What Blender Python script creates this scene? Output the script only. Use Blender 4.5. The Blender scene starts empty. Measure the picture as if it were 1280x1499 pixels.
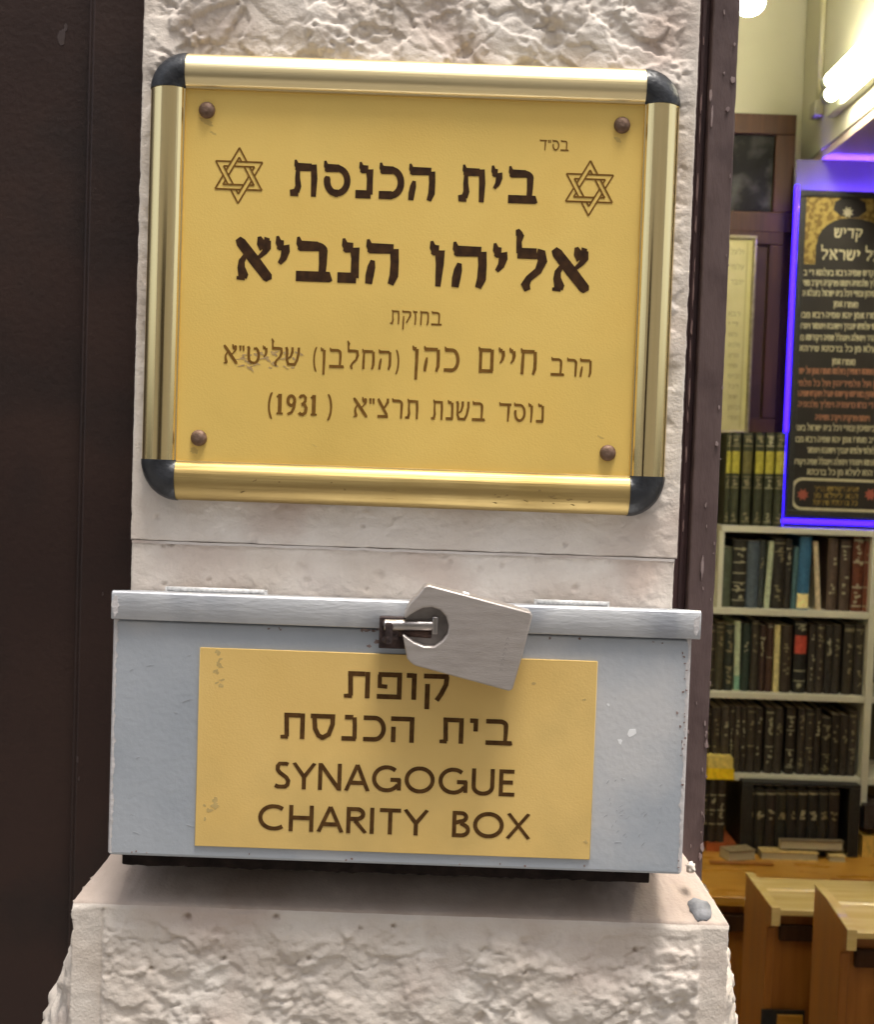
import bpy, bmesh, math, random
from mathutils import Vector, Matrix, noise
random.seed(7)
SC = bpy.context.scene
COL = SC.collection

# ---------------------------------------------------------------- camera
ROLL = math.radians(2.0); PITCH = math.radians(2.2); F = 1778.0 / 1499.0       # focal length in picture heights
CAM = Vector((0, -1.0, 1.6))
_r0 = Vector((1, 0, 0)); _u0 = Vector((0, math.sin(PITCH), math.cos(PITCH))); FWD = Vector((0, math.cos(PITCH), -math.sin(PITCH)))
RIGHT = math.cos(ROLL)*_r0 + math.sin(ROLL)*_u0; UP = -math.sin(ROLL)*_r0 + math.cos(ROLL)*_u0
cd = bpy.data.cameras.new('camera'); co = bpy.data.objects.new('camera', cd); COL.objects.link(co)
cd.sensor_fit = 'VERTICAL'; cd.sensor_height = 36; cd.lens = 36*F; cd.clip_start = .05; cd.clip_end = 500
co.matrix_world = Matrix(((RIGHT.x, UP.x, -FWD.x, CAM.x), (RIGHT.y, UP.y, -FWD.y, CAM.y), (RIGHT.z, UP.z, -FWD.z, CAM.z), (0, 0, 0, 1)))
cd.dof.use_dof = True; cd.dof.focus_distance = .98; cd.dof.aperture_fstop = 14
SC.camera = co

# ---------------------------------------------------------------- daylight
w = bpy.data.worlds.new('World'); SC.world = w; w.use_nodes = True
nt = w.node_tree; bg = nt.nodes['Background']
sky = nt.nodes.new('ShaderNodeTexSky'); sky.sky_type = 'NISHITA'; sky.sun_disc = False
SUN_EL = math.radians(77); SUN_AZ = math.radians(150)     # sun high behind the photographer, a little to the right
sky.sun_elevation = SUN_EL; sky.sun_rotation = SUN_AZ; sky.air_density = 1.0; sky.dust_density = 4.0; sky.ozone_density = .6
hs_ = nt.nodes.new('ShaderNodeHueSaturation'); hs_.inputs['Saturation'].default_value = .4      # hazy white sky
nt.links.new(sky.outputs[0], hs_.inputs['Color']); nt.links.new(hs_.outputs[0], bg.inputs[0]); bg.inputs[1].default_value = .12
sl = bpy.data.lights.new('sun', 'SUN'); sl.energy = 2.1; sl.angle = math.radians(18); sl.color = (1, .95, .88)
so = bpy.data.objects.new('sun', sl); COL.objects.link(so)
sd = Vector((math.sin(SUN_AZ)*math.cos(SUN_EL), math.cos(SUN_AZ)*math.cos(SUN_EL), math.sin(SUN_EL)))
so.rotation_euler = sd.to_track_quat('Z', 'Y').to_euler(); so.location = (2, -4, 6)
SC.view_settings.view_transform = 'Standard'; SC.view_settings.look = 'None'; SC.view_settings.gamma = 1
SC.view_settings.exposure = 0.95
SC.render.engine = 'CYCLES'; SC.cycles.use_denoising = True; SC.cycles.max_bounces = 8

def P(u, v, y):
    """point of the plane at depth y that the photograph (1280 x 1499) shows at u, v"""
    d = FWD + RIGHT*((u-640)/1778.0) + UP*((749.5-v)/1778.0)
    return CAM + d*((y-CAM.y)/d.y)
# ---------------------------------------------------------------- materials
MATS = {}
def srgb(r, g, b):
    f = lambda c: (c/255/12.92) if c/255 <= .04045 else ((c/255+.055)/1.055)**2.4
    return (f(r), f(g), f(b))
def mat(name, col, rough=.6, metal=0., col2=None, scale=30., bump=0., bscale=200., detail=6, stretch=None, lo=.35, hi=.65, spec=.5, col3=None, scale3=8., coat=0.):
    """principled surface whose own colour wanders between col and col2 (and patches of col3), with a fine bump"""
    if name in MATS: return MATS[name]
    m = bpy.data.materials.new(name); m.use_nodes = True; n = m.node_tree; L = n.links
    b = n.nodes['Principled BSDF']; b.inputs['Roughness'].default_value = rough; b.inputs['Metallic'].default_value = metal
    b.inputs['Specular IOR Level'].default_value = spec; b.inputs['Coat Weight'].default_value = coat
    b.inputs['Base Color'].default_value = (*col, 1)
    tc = n.nodes.new('ShaderNodeTexCoord'); mp = n.nodes.new('ShaderNodeMapping'); L.new(tc.outputs['Object'], mp.inputs[0])
    if stretch: mp.inputs['Scale'].default_value = stretch
    out = None
    if col2:
        t = n.nodes.new('ShaderNodeTexNoise'); t.inputs['Scale'].default_value = scale; t.inputs['Detail'].default_value = detail; L.new(mp.outputs[0], t.inputs[0])
        r = n.nodes.new('ShaderNodeMapRange'); r.inputs[1].default_value = lo; r.inputs[2].default_value = hi; L.new(t.outputs[0], r.inputs[0])
        mx = n.nodes.new('ShaderNodeMix'); mx.data_type = 'RGBA'; mx.inputs[6].default_value = (*col, 1); mx.inputs[7].default_value = (*col2, 1)
        L.new(r.outputs[0], mx.inputs[0]); out = mx.outputs[2]
        if col3:
            t3 = n.nodes.new('ShaderNodeTexNoise'); t3.inputs['Scale'].default_value = scale3; t3.inputs['Detail'].default_value = 5; L.new(tc.outputs['Object'], t3.inputs[0])
            r3 = n.nodes.new('ShaderNodeMapRange'); r3.inputs[1].default_value = .5; r3.inputs[2].default_value = .68; L.new(t3.outputs[0], r3.inputs[0])
            m3 = n.nodes.new('ShaderNodeMix'); m3.data_type = 'RGBA'; m3.inputs[7].default_value = (*col3, 1); L.new(r3.outputs[0], m3.inputs[0]); L.new(out, m3.inputs[6]); out = m3.outputs[2]
        L.new(out, b.inputs['Base Color'])
        rr = n.nodes.new('ShaderNodeMapRange'); rr.inputs[3].default_value = max(.05, rough-.08); rr.inputs[4].default_value = min(1, rough+.1); L.new(t.outputs[0], rr.inputs[0]); L.new(rr.outputs[0], b.inputs['Roughness'])
    if bump:
        t2 = n.nodes.new('ShaderNodeTexNoise'); t2.inputs['Scale'].default_value = bscale; t2.inputs['Detail'].default_value = 5; L.new(mp.outputs[0], t2.inputs[0])
        bp = n.nodes.new('ShaderNodeBump'); bp.inputs['Strength'].default_value = 1; bp.inputs['Distance'].default_value = bump; L.new(t2.outputs[0], bp.inputs['Height']); L.new(bp.outputs[0], b.inputs['Normal'])
    MATS[name] = m; return m
def glow(name, col, strength):
    if name in MATS: return MATS[name]
    m = bpy.data.materials.new(name); m.use_nodes = True; b = m.node_tree.nodes['Principled BSDF']
    b.inputs['Base Color'].default_value = (*[min(1, c) for c in col], 1); b.inputs['Emission Color'].default_value = (*col, 1); b.inputs['Emission Strength'].default_value = strength
    MATS[name] = m; return m

# ---------------------------------------------------------------- objects
WLOC = {}
def empty(name, loc, label, cat, group=None):
    o = bpy.data.objects.new(name, None); COL.objects.link(o); o.location = loc; o.empty_display_size = .05; WLOC[o.name] = Vector(loc)
    return tag(o, label, cat, group)
def tag(o, label=None, cat=None, group=None, kind=None):
    if label: o['label'] = label
    if cat: o['category'] = cat
    if group: o['group'] = group
    if kind: o['kind'] = kind
    return o
def obj(name, bm, mats, parent=None, smooth=False, label=None, bevel=0, seg=2):
    """link a bmesh built in world coordinates as ONE object, its origin at the middle of its bounds"""
    if isinstance(bm, bmesh.types.BMesh):
        me = bpy.data.meshes.new(name); bmesh.ops.recalc_face_normals(bm, faces=bm.faces); bm.normal_update(); bm.to_mesh(me); bm.free()
    else: me = bm
    mats = mats if isinstance(mats, (list, tuple)) else [mats]
    for m in mats: me.materials.append(m)
    co_ = [v.co for v in me.vertices]
    lo = Vector((min(c.x for c in co_), min(c.y for c in co_), min(c.z for c in co_))); hi = Vector((max(c.x for c in co_), max(c.y for c in co_), max(c.z for c in co_)))
    c = (lo+hi)/2; me.transform(Matrix.Translation(-c))
    o = bpy.data.objects.new(name, me); COL.objects.link(o); WLOC[o.name] = c.copy()
    if parent: o.parent = parent; o.location = c - WLOC[parent.name]
    else: o.location = c
    if smooth:
        for p in me.polygons: p.use_smooth = True
    if bevel:
        bv = o.modifiers.new('bevel', 'BEVEL'); bv.width = bevel; bv.segments = seg; bv.limit_method = 'ANGLE'; bv.angle_limit = math.radians(35)
        for p in me.polygons: p.use_smooth = True
        try: me.set_sharp_from_angle(angle=math.radians(40))
        except Exception: pass
    if label: o['label'] = label
    if name in ('scratch', 'scuff', 'tarnish', 'smudge', 'tape_residue', 'rust_stain', 'bare_chips', 'worn_bead', 'paint_flake'): o['kind'] = 'stuff'
    return o
def box(bm, x0, x1, y0, y1, z0, z1, mi=0, M=None):
    vs = [bm.verts.new((x, y, z)) for z in (z0, z1) for y in (y0, y1) for x in (x0, x1)]
    if M is not None:
        for v in vs: v.co = M @ v.co
    for f in ((0, 2, 3, 1), (4, 5, 7, 6), (0, 1, 5, 4), (2, 6, 7, 3), (0, 4, 6, 2), (1, 3, 7, 5)):
        bm.faces.new([vs[i] for i in f]).material_index = mi
    return vs
def BOX(x0, x1, y0, y1, z0, z1):
    bm = bmesh.new(); box(bm, x0, x1, y0, y1, z0, z1); return bm
def prism(bm, pts, y0, y1, mi=0):
    """outline in x, z (counter-clockwise seen from -y) between y0 (front) and y1 (back)"""
    a = [bm.verts.new((x, y0, z)) for x, z in pts]; b = [bm.verts.new((x, y1, z)) for x, z in pts]
    n = len(pts); fs = [bm.faces.new(a), bm.faces.new(b[::-1])]
    for i in range(n): fs.append(bm.faces.new((a[i], b[i], b[(i+1) % n], a[(i+1) % n])))
    for f in fs: f.material_index = mi
    return a, b
def xprism(bm, pts, x0, x1, mi=0):
    """outline in y, z between x0 and x1"""
    a = [bm.verts.new((x0, y, z)) for y, z in pts]; b = [bm.verts.new((x1, y, z)) for y, z in pts]
    n = len(pts); fs = [bm.faces.new(a), bm.faces.new(b[::-1])]
    for i in range(n): fs.append(bm.faces.new((a[i], b[i], b[(i+1) % n], a[(i+1) % n])))
    for f in fs: f.material_index = mi
    bmesh.ops.recalc_face_normals(bm, faces=fs)
def tube(bm, pts, r, n=12, mi=0, caps=True):
    rings = []; pts = [Vector(p) for p in pts]
    for i, p in enumerate(pts):
        d = (pts[min(i+1, len(pts)-1)] - pts[max(i-1, 0)]).normalized()
        a = d.orthogonal().normalized() if i == 0 else (prev - d*prev.dot(d)).normalized()
        prev = a; b = d.cross(a); rr = r[i] if isinstance(r, (list, tuple)) else r
        rings.append([bm.verts.new(p + (a*math.cos(2*math.pi*k/n) + b*math.sin(2*math.pi*k/n))*rr) for k in range(n)])
    for i in range(len(rings)-1):
        for k in range(n):
            f = bm.faces.new((rings[i][k], rings[i][(k+1) % n], rings[i+1][(k+1) % n], rings[i+1][k])); f.material_index = mi; f.smooth = True
    if caps: bm.faces.new(rings[0][::-1]).material_index = mi; bm.faces.new(rings[-1]).material_index = mi
def patch(bm, cx, cz, rx, rz, y0, y1, seed, n=14, rough=.45, mi=0, rot=0):
    """irregular flake lying on a wall"""
    rnd = random.Random(seed); pts = []
    for i in range(n):
        a = 2*math.pi*i/n; k = 1 - rough*rnd.random(); x, z = rx*k*math.cos(a), rz*k*math.sin(a)
        pts.append((cx + x*math.cos(rot)-z*math.sin(rot), cz + x*math.sin(rot)+z*math.cos(rot)))
    prism(bm, pts, y0, y1, mi)
# ---------------------------------------------------------------- lettering
# a glyph is a list of strokes; a stroke is ([(x, y), ...], [width, ...]); baseline 0, letter height 1
def arc(cx, cy, rx, ry, a0, a1, n=10):
    return [(cx + rx*math.cos(math.radians(a0+(a1-a0)*i/n)), cy + ry*math.sin(math.radians(a0+(a1-a0)*i/n))) for i in range(n+1)]

def heb(ch, h, v, tick):
    """strokes and advance of a Hebrew letter; h = thickness of horizontals, v = of verticals, tick = serif height"""
    T = 1 - h/2; B = h/2; S = []
    def st(pts, w): S.append((pts, w if isinstance(w, (list, tuple)) else [w]*len(pts)))
    def bar(x0, x1, y=None):                       # top bar with a tick on its left end
        y = T if y is None else y
        if tick:
            st([(x0-.005, y+h*.5+tick), (x0+.03, y+h*.25), (x0+.09, y-h*.45)], [v*.30, v*.75, v*.45])
            st([(x0, y+.01), (x0+.06, y), (x1, y)], [h*.75, h, h*.92])
        else:
            st([(x0-.04, y), (x1, y)], h)
    def curve(x, y0, y1, r, xe):                   # bar to leg, rounded shoulder at upper right
        pass
    if ch == 'א':
        st([(.06, 1.0), (.14, .90), (.50, .47), (.84, .07), (.88, 0)], [v*.7, v*1.15, v*1.25, v*1.15, v*.7])
        if tick:
            st([(.60, 1.06), (.64, .92), (.74, .80)], [v*.4, v*.95, v*1.3])
            st([(.72, .94), (.86, .93)], [h*.95, h*.75])
        st([(.80, .97), (.80, .80), (.74, .68), (.58, .53)], [v*.9, v*.95, v*.6, v*.4])
        st([(.30, .66), (.17, .45), (.16, .30), (.22, .12), (.20, .04)], [v*.4, v*.7, v*.85, v*1.1, v*1.0])
        st([(.05, .035), (.26, .035)], [h*.3, h*.45])
        return S, .92
    if ch == 'ב':
        bar(.06, .56); st(arc(.50, .76, .20, T-.76, 90, 0, 6) + [(.70, .45), (.68, B)], [h*.95]+[v]*6+[v*.9, v*.8])
        st([(.02, B), (.86, B), (.92, B+.02)], [h, h, h*.85]); return S, .95
    if ch == 'ג':
        bar(.14, .32); st([(.34, T), (.38, .7), (.40, .3), (.52, 0)], [h, v*.9, v, v*.7]); st([(.38, .36), (.20, .2), (.08, .02)], [v*.5, v*.8, v*1.1]); return S, .60
    if ch == 'ד':
        bar(.04, .84); st([(.66, T), (.66, .5), (.63, 0)], [v, v, v*.65]); return S, .88
    if ch in 'הח':
        bar(.07, .72)
        st([(.74, T), (.76, .55), (.75, .22), (.67, 0)] if tick else [(.74, 1), (.74, 0)], [v, v*.95, v, v*.7] if tick else v)
        if ch == 'ה': st([(.20, .58), (.17, .42), (.13, .2), (.11, 0)] if tick else [(.12, .60), (.12, 0)], [v*.5, v*.9, v*.95, v*.8] if tick else v)
        else: st([(.17, T), (.15, .4), (.14, 0)], [v*.7, v*.95, v*.85] if tick else v)
        return S, .90
    if ch == 'ו':
        bar(.04, .22); st([(.24, T+.0), (.25, .55), (.22, 0)] if tick else [(.24, 1), (.24, 0)], [h*.95, v*.9, v*.6] if tick else v); return S, .42
    if ch == 'ז':
        bar(.04, .38); st([(.20, T), (.25, .5), (.21, 0)], [v*.6, v*.95, v*.8]); return S, .46
    if ch == 'ט':
        st([(.05, .97), (.12, .88), (.10, .5), (.16, .2), (.34, B)], [v*.9, v, v, v, h]); st(arc(.45, .5, .30, .5-B, -110, 75, 12), [h]+[v]*12); st([(.52, .92), (.46, .80)], [v*.9, v*.7]); return S, .86
    if ch == 'י':
        bar(.04, .20, T)
        if tick: st([(.22, T), (.25, .72), (.20, .55), (.10, .42)], [h*.95, v*.95, v*.75, v*.45])
        else: st([(.20, 1), (.20, .50)], v)
        return S, .40
    if ch in 'כךסם':
        if ch == 'כ':
            bar(.06, .42); st(arc(.40, .5, .30, T-.5, 90, -90, 16), [h]+[v*1.0]*15+[h]); st([(.02, B), (.42, B)], [h*.95, h]); return S, .78
        if ch == 'ך':
            bar(.04, .50); st(arc(.44, .76, .2, T-.76, 90, 0, 6)+[(.62, -.38)], [h]+[v]*6+[v*.7]); return S, .78
        if ch == 'ס':
            if tick:
                bar(.05, .45); st(arc(.42, .5, .33, T-.5, 88, -98, 16), [h]+[v*.95]*15+[h]); st(arc(.42, .5, .30, .5-B, 160, 278, 10), [v*.6]+[v]*9+[h]); return S, .86
            st([(-.02, T), (.80, T)], h); st([(.10, T), (.14, .42), (.26, .16), (.40, B)], v); st([(.72, T), (.72, .62), (.60, .22), (.40, B), (.34, B)], v); return S, .88
        bar(.06, .66); st([(.70, 1-h*.3), (.70, B)], v); st([(.76, B), (.12, B)], h*.9); st([(.15, T), (.15, 0)], v*.9); return S, .88
    if ch == 'ל':
        if tick:
            st([(.06, 1.44), (.10, 1.34), (.18, 1.26)], [v*.4, v*.8, v*.55]); st([(.14, 1.32), (.11, 1.14), (.13, T)], [v*.85, v*.6, v*.7])
        else: st([(.10, 1.42), (.10, T-h*.5)], v)
        st([(.08, T), (.55, T)], h)
        st([(.55, T), (.66, T-.02), (.70, .70), (.60, .46), (.38, .27), (.30, .12), (.36, -.02)] if tick else [(.52, T), (.66, T), (.64, .6), (.52, .3), (.36, 0)], [h, h*.9, v, v*.8, v*.75, v*.9, v*.7] if tick else v)
        return S, .80
    if ch == 'מ':
        st([(.06, 1.02), (.12, .85), (.10, .4), (.04, 0)], [v*.5, v, v, v*.8]); st([(.12, .62), (.30, .95), (.50, T)], [v*.5, v*.9, h]); st(arc(.48, .7, .26, T-.7, 90, 0, 6)+[(.73, B)], v); st([(.40, B), (.78, B)], h); return S, .90
    if ch == 'נ':
        bar(.16, .40); st([(.44, T), (.46, .6), (.46, B)], [h*.95, v*.9, v*.95]); st([(.02, B), (.50, B)], h); return S, .60
    if ch == 'ן':
        bar(.04, .22); st([(.24, T), (.24, .4), (.22, -.36)], [h*.95, v*.95, v*.85]); return S, .42
    if ch == 'ע':
        st([(.08, 1), (.16, .8), (.38, .14)], [v*1.1, v, v*.8]); st([(.66, 1), (.70, .78), (.58, .38), (.32, .12), (.02, .0)], [v*1.1, v, v*.9, v, v]); return S, .80
    if ch in 'פף':
        bar(.10, .50); yb = B if ch == 'פ' else -.38
        if ch == 'פ': st(arc(.45, .5, .27, T-.5, 90, -90, 14) if tick else [(.4, T), (.72, T), (.72, B), (.4, B)], v if not tick else [h]+[v]*13+[h]); st([(.02, B), (.48, B)], h)
        else: st(arc(.45, .72, .25, T-.72, 90, 0, 6)+[(.70, -.38)], v)
        st([(.10, T), (.10, .48), (.34, .46)], v*.85); return S, .82
    if ch in 'צץ':
        st([(.06, 1), (.14, .86), (.62, .16)], [v*.8, v*1.1, v]); st([(.66, 1.02), (.66, .82), (.52, .62), (.42, .5)], [v*.8, v, v*.8, v*.5]); st([(.04, B), (.70, B)], h); return S, .78
    if ch == 'ק':
        if tick:
            bar(.05, .62); st([(.60, T), (.74, T-.04), (.74, .66), (.58, .40), (.42, .14)], [h, v, v, v*.8, v*.9])
            st([(.16, .62), (.15, .3), (.13, -.36)], [v*.6, v*.95, v*.8])
        else:
            st([(0, T), (.78, T)], h); st([(.72, T), (.70, .62), (.56, .26), (.42, 0)], v); st([(.12, .62), (.12, -.34)], v)
        return S, .84
    if ch == 'ר':
        bar(.05, .46); st(arc(.42, .74, .22, T-.74, 90, 0, 6)+[(.62, 0)], [h]+[v]*6+[v*.75]); return S, .74
    if ch == 'ש':
        st([(.06, 1), (.12, .86), (.12, .3), (.22, .1)], [v*.9, v, v*.9, v]); st([(.46, 1), (.46, .76), (.36, .5), (.18, .38)], [v*.9, v, v*.8, v*.5]); st([(.86, 1), (.86, .7), (.76, .3), (.60, .06)], [v*.9, v, v*.9, v]); st([(.14, B), (.66, B)], [h*.9, h]); return S, 1.0
    if ch == 'ת':
        bar(.16, .66)
        st([(.72, 1-h*.15), (.75, .55), (.74, 0)] if tick else [(.74, 1), (.74, 0)], [v*.9, v*.95, v*.75] if tick else v)
        st([(.24, T), (.23, .55), (.26, .30), (.20, B)] if tick else [(.20, T), (.22, B)], [v*.6, v*.75, v*.9, v*.95] if tick else v)
        st([(.01, B*.75), (.26, B*.95)], [h*.75, h*1.0]); return S, .90
    if ch == '"':
        st([(.04, 1.0), (.06, .72)], [v*.9, v*.6]); st([(.24, 1.0), (.26, .72)], [v*.9, v*.6]); return S, .36
    if ch in '()':
        p = arc(.42, .42, .34, .78, 125, 235, 10) if ch == '(' else arc(-.08, .42, .34, .78, 55, -55, 10)
        st(p, [v*.4]+[v*.65]*9+[v*.4]); return S, .34
    if ch == '.':
        st([(.04, B), (.14, B)], h); return S, .2
    return S, .30

def lat(ch, w):
    S = []; u = w/2
    def st(pts, ww=None): S.append((pts, [ww or w]*len(pts)))
    if ch == 'S': st([(.46, .90), (.40, .935), (.30, 1-u), (.19, .94), (.125, .84), (.125, .71), (.19, .60), (.30, .51), (.41, .42), (.475, .30), (.455, .16), (.38, .08), (.26, u), (.14, .075), (.05, .12)]); return S, .56
    if ch == 'Y': st([(.03, 1), (.36, .46)]); st([(.69, 1), (.36, .46)]); st([(.36, .52), (.36, 0)]); return S, .72
    if ch == 'N': st([(.10, 0), (.10, 1)]); st([(.11, .96), (.71, .04)]); st([(.72, 0), (.72, 1)]); return S, .84
    if ch == 'A': st([(.04, 0), (.39, 1)]); st([(.39, 1), (.74, 0)]); st([(.17, .31), (.61, .31)]); return S, .78
    if ch == 'G': st(arc(.50, .5, .50-u-.02, .5-u, 48, 330, 22)); st([(.90, .08), (.90, .50)]); st([(.62, .47), (.94, .47)]); return S, 1.0
    if ch == 'O': st(arc(.50, .5, .50-u-.01, .5-u, 90, 452, 32)); return S, 1.02
    if ch == 'C': st(arc(.52, .5, .50-u-.02, .5-u, 50, 310, 22)); return S, .88
    if ch == 'U': st([(.10, 1), (.10, .36)] + arc(.40, .34, .30, .34-u, 180, 360, 14)[1:] + [(.70, 1)]); return S, .82
    if ch == 'E': st([(.10, 0), (.10, 1)]); st([(.10, 1-u), (.52, 1-u)]); st([(.10, .52), (.48, .52)]); st([(.10, u), (.54, u)]); return S, .60
    if ch == 'H': st([(.10, 0), (.10, 1)]); st([(.72, 0), (.72, 1)]); st([(.10, .52), (.72, .52)]); return S, .84
    if ch == 'R': st([(.10, 0), (.10, 1)]); st([(.10, 1-u), (.34, 1-u)] + arc(.34, .74, .20, .26-u, 90, -90, 10)[1:] + [(.10, .48+u)]); st([(.30, .48), (.62, 0)]); return S, .64
    if ch == 'I': st([(.11, 0), (.11, 1)]); return S, .26
    if ch == 'T': st([(.02, 1-u), (.66, 1-u)]); st([(.34, 1-u), (.34, 0)]); return S, .70
    if ch == 'B': st([(.10, 0), (.10, 1)]); st([(.10, 1-u), (.30, 1-u)] + arc(.30, .77, .17, .23-u, 90, -90, 8)[1:] + [(.10, .54)]); st([(.30, .54)] + arc(.32, .28, .22, .28-u, 85, -90, 10)[1:] + [(.10, u)]); return S, .62
    if ch == 'X': st([(.05, 1), (.70, 0)]); st([(.68, 1), (.03, 0)]); return S, .74
    if ch == '1': st([(.20, 0), (.20, 1)], w*1.15); st([(.05, .84), (.20, .96)], w*.6); st([(.05, u*.6), (.36, u*.6)], w*.6); return S, .44
    if ch == '9': st(arc(.25, .69, .17, .31-u, 0, 360, 18), w*.95); st([(.42, .68), (.40, .38), (.28, .12), (.08, .02)], w*.8); return S, .52
    if ch == '3': st([(.06, .84), (.14, .94), (.26, .955), (.36, .86), (.35, .68), (.25, .56), (.16, .54)], w*.8); st([(.18, .545), (.32, .50), (.40, .36), (.37, .14), (.24, .035), (.12, .05), (.05, .12)], w*.95); return S, .50
    if ch in '()': return heb(ch, w, w, 0)
    return S, .36

def ribbon(bm, pts, ws, to, z0, z1, lo=-9, hi=9):
    """a stroke as a thin solid; to(x, y, z) maps lettering coordinates into the scene"""
    n = len(pts); L = []; R = []
    for i in range(n):
        if i == 0: d = (pts[1][0]-pts[0][0], pts[1][1]-pts[0][1]); k = 1
        elif i == n-1: d = (pts[-1][0]-pts[-2][0], pts[-1][1]-pts[-2][1]); k = 1
        else:
            a = Vector((pts[i][0]-pts[i-1][0], pts[i][1]-pts[i-1][1])).normalized(); b = Vector((pts[i+1][0]-pts[i][0], pts[i+1][1]-pts[i][1])).normalized()
            s = a+b; d = (s.x, s.y) if s.length > 1e-6 else (a.x, a.y)
            k = 1/max(.5, Vector(d).normalized().dot(a))
        m = math.hypot(*d) or 1; nx, ny = -d[1]/m*ws[i]/2*k, d[0]/m*ws[i]/2*k
        L.append((pts[i][0]+nx, pts[i][1]+ny)); R.append((pts[i][0]-nx, pts[i][1]-ny))
    L = [(x, min(hi, max(lo, y))) for x, y in L]; R = [(x, min(hi, max(lo, y))) for x, y in R]
    vl = [bm.verts.new(to(x, y, z1)) for x, y in L]; vr = [bm.verts.new(to(x, y, z1)) for x, y in R]
    bl = [bm.verts.new(to(x, y, z0)) for x, y in L]; br = [bm.verts.new(to(x, y, z0)) for x, y in R]
    for i in range(n-1):
        bm.faces.new((vr[i], vr[i+1], vl[i+1], vl[i]))
        bm.faces.new((br[i], br[i+1], vr[i+1], vr[i])); bm.faces.new((vl[i], vl[i+1], bl[i+1], bl[i]))
    bm.faces.new((vl[0], bl[0], br[0], vr[0])); bm.faces.new((vr[-1], br[-1], bl[-1], vl[-1]))

def word_glyphs(word, kind, h, v, tick, gap):
    """letters of one word in the order they stand from left to right; returns strokes and total width"""
    seq = word if kind == 'lat' else word[::-1]
    x = 0; out = []
    for ch in seq:
        if kind == 'lat' or ch.isdigit(): S, adv = lat(ch, h)
        else: S, adv = heb(ch, h, v, tick)
        out += [([(px+x, py) for px, py in p], w) for p, w in S]; x += adv + gap
    return out, x - gap

def lettering(bm, words, to, z, thick, kind='heb', h=.2, v=.16, tick=.08, gap=.1):
    """words: (text, x0, x1, baseline y0 at x0, y1 at x1, letter height) in the surface's own metres"""
    for text, x0, x1, y0, y1, H in words:
        S, W = word_glyphs(text, kind, h, v, tick, gap)
        sx = (x1-x0)/W
        for k, (p, w) in enumerate(S):
            q = [(x0+px*sx, py*H + y0 + (y1-y0)*px/W) for px, py in p]
            # widths follow the mean of both scales
            lim = (min(y0, y1), max(y0, y1)+H) if kind == 'lat' and '(' not in text and ')' not in text else (-9, 99)
            ribbon(bm, q, [a*(sx+H)/2 for a in w], to, z-.0004, z + thick + (k % 9)*thick*.05, *lim)
# ---------------------------------------------------------------- surroundings
S_ = srgb
M_stone = mat('pale_limestone', (.60, .52, .445), .88, 0, (.73, .668, .60), 16, .0005, 420, lo=.3, hi=.7, col3=(.54, .44, .375), scale3=9, detail=9)
M_stone_smooth = mat('dressed_limestone', (.55, .485, .44), .8, 0, (.62, .57, .53), 25, .0004, 500, col3=(.47, .38, .33), scale3=11)
M_facade = mat('facade_stone', (.58, .54, .49), .9, 0, (.66, .62, .56), 3, .004, 40)
M_pave = mat('paving', (.17, .16, .145), .8, 0, (.23, .215, .195), 4, .003, 60)
M_cream = mat('cream_plaster', (.53, .50, .365), .42, 0, (.57, .54, .40), 3, .0006, 120, col3=(.49, .46, .33), scale3=2)
M_soffit = mat('pinkish_soffit', (.52, .40, .33), .6, 0, (.56, .43, .36), 4, .0006, 120)
M_floor = mat('hall_floor', (.22, .16, .11), .5, 0, (.28, .21, .15), 6)
M_door = mat('dark_brown_enamel', S_(44, 30, 26), .45, 0, S_(51, 35, 29), 5, .0005, 160, col3=S_(38, 28, 25), scale3=9, spec=.3)
M_post = mat('purple_brown_paint', S_(82, 66, 64), .45, 0, S_(91, 74, 72), 60, .0006, 300, stretch=(1, 1, .3), col3=S_(72, 56, 55), scale3=25)
M_postdark = mat('dark_rebate_paint', S_(52, 32, 34), .5, 0, S_(66, 42, 42), 40, .0006, 300, stretch=(1, 1, .15))
M_chip = mat('bare_primer', S_(122, 104, 103), .8, 0, S_(150, 134, 131), 200)
M_rubber = mat('black_plastic', (.013, .014, .017), .36, 0, (.030, .032, .037), 60, .0006, 260)

g = bmesh.new(); box(g, -30, 30, -30, .05, -.3, 0)
tag(obj('pavement', g, M_pave), kind='structure')
g = bmesh.new(); box(g, -1.6, 4.2, .05, 3.6, -.45, -.25)
tag(obj('hall_floor', g, M_floor), kind='structure')

# the house across the lane (behind the photographer; it only shows as a reflection in the brass)
hb = empty('opposite_house', (0, -4.6, 0), 'pale stone house across the lane with a dark doorway', 'house')
g = bmesh.new(); box(g, -5.5, -2.1, -5.2, -4.6, 0, 6.5); box(g, -.5, 6, -5.2, -4.6, 0, 6.5); box(g, -2.1, -.5, -5.2, -4.6, 2.7, 6.5); obj('wall', g, M_facade, hb)
obj('door', BOX(-2.1, -.5, -5.0, -4.85, 0, 2.7), M_door, hb, bevel=.01)

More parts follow.
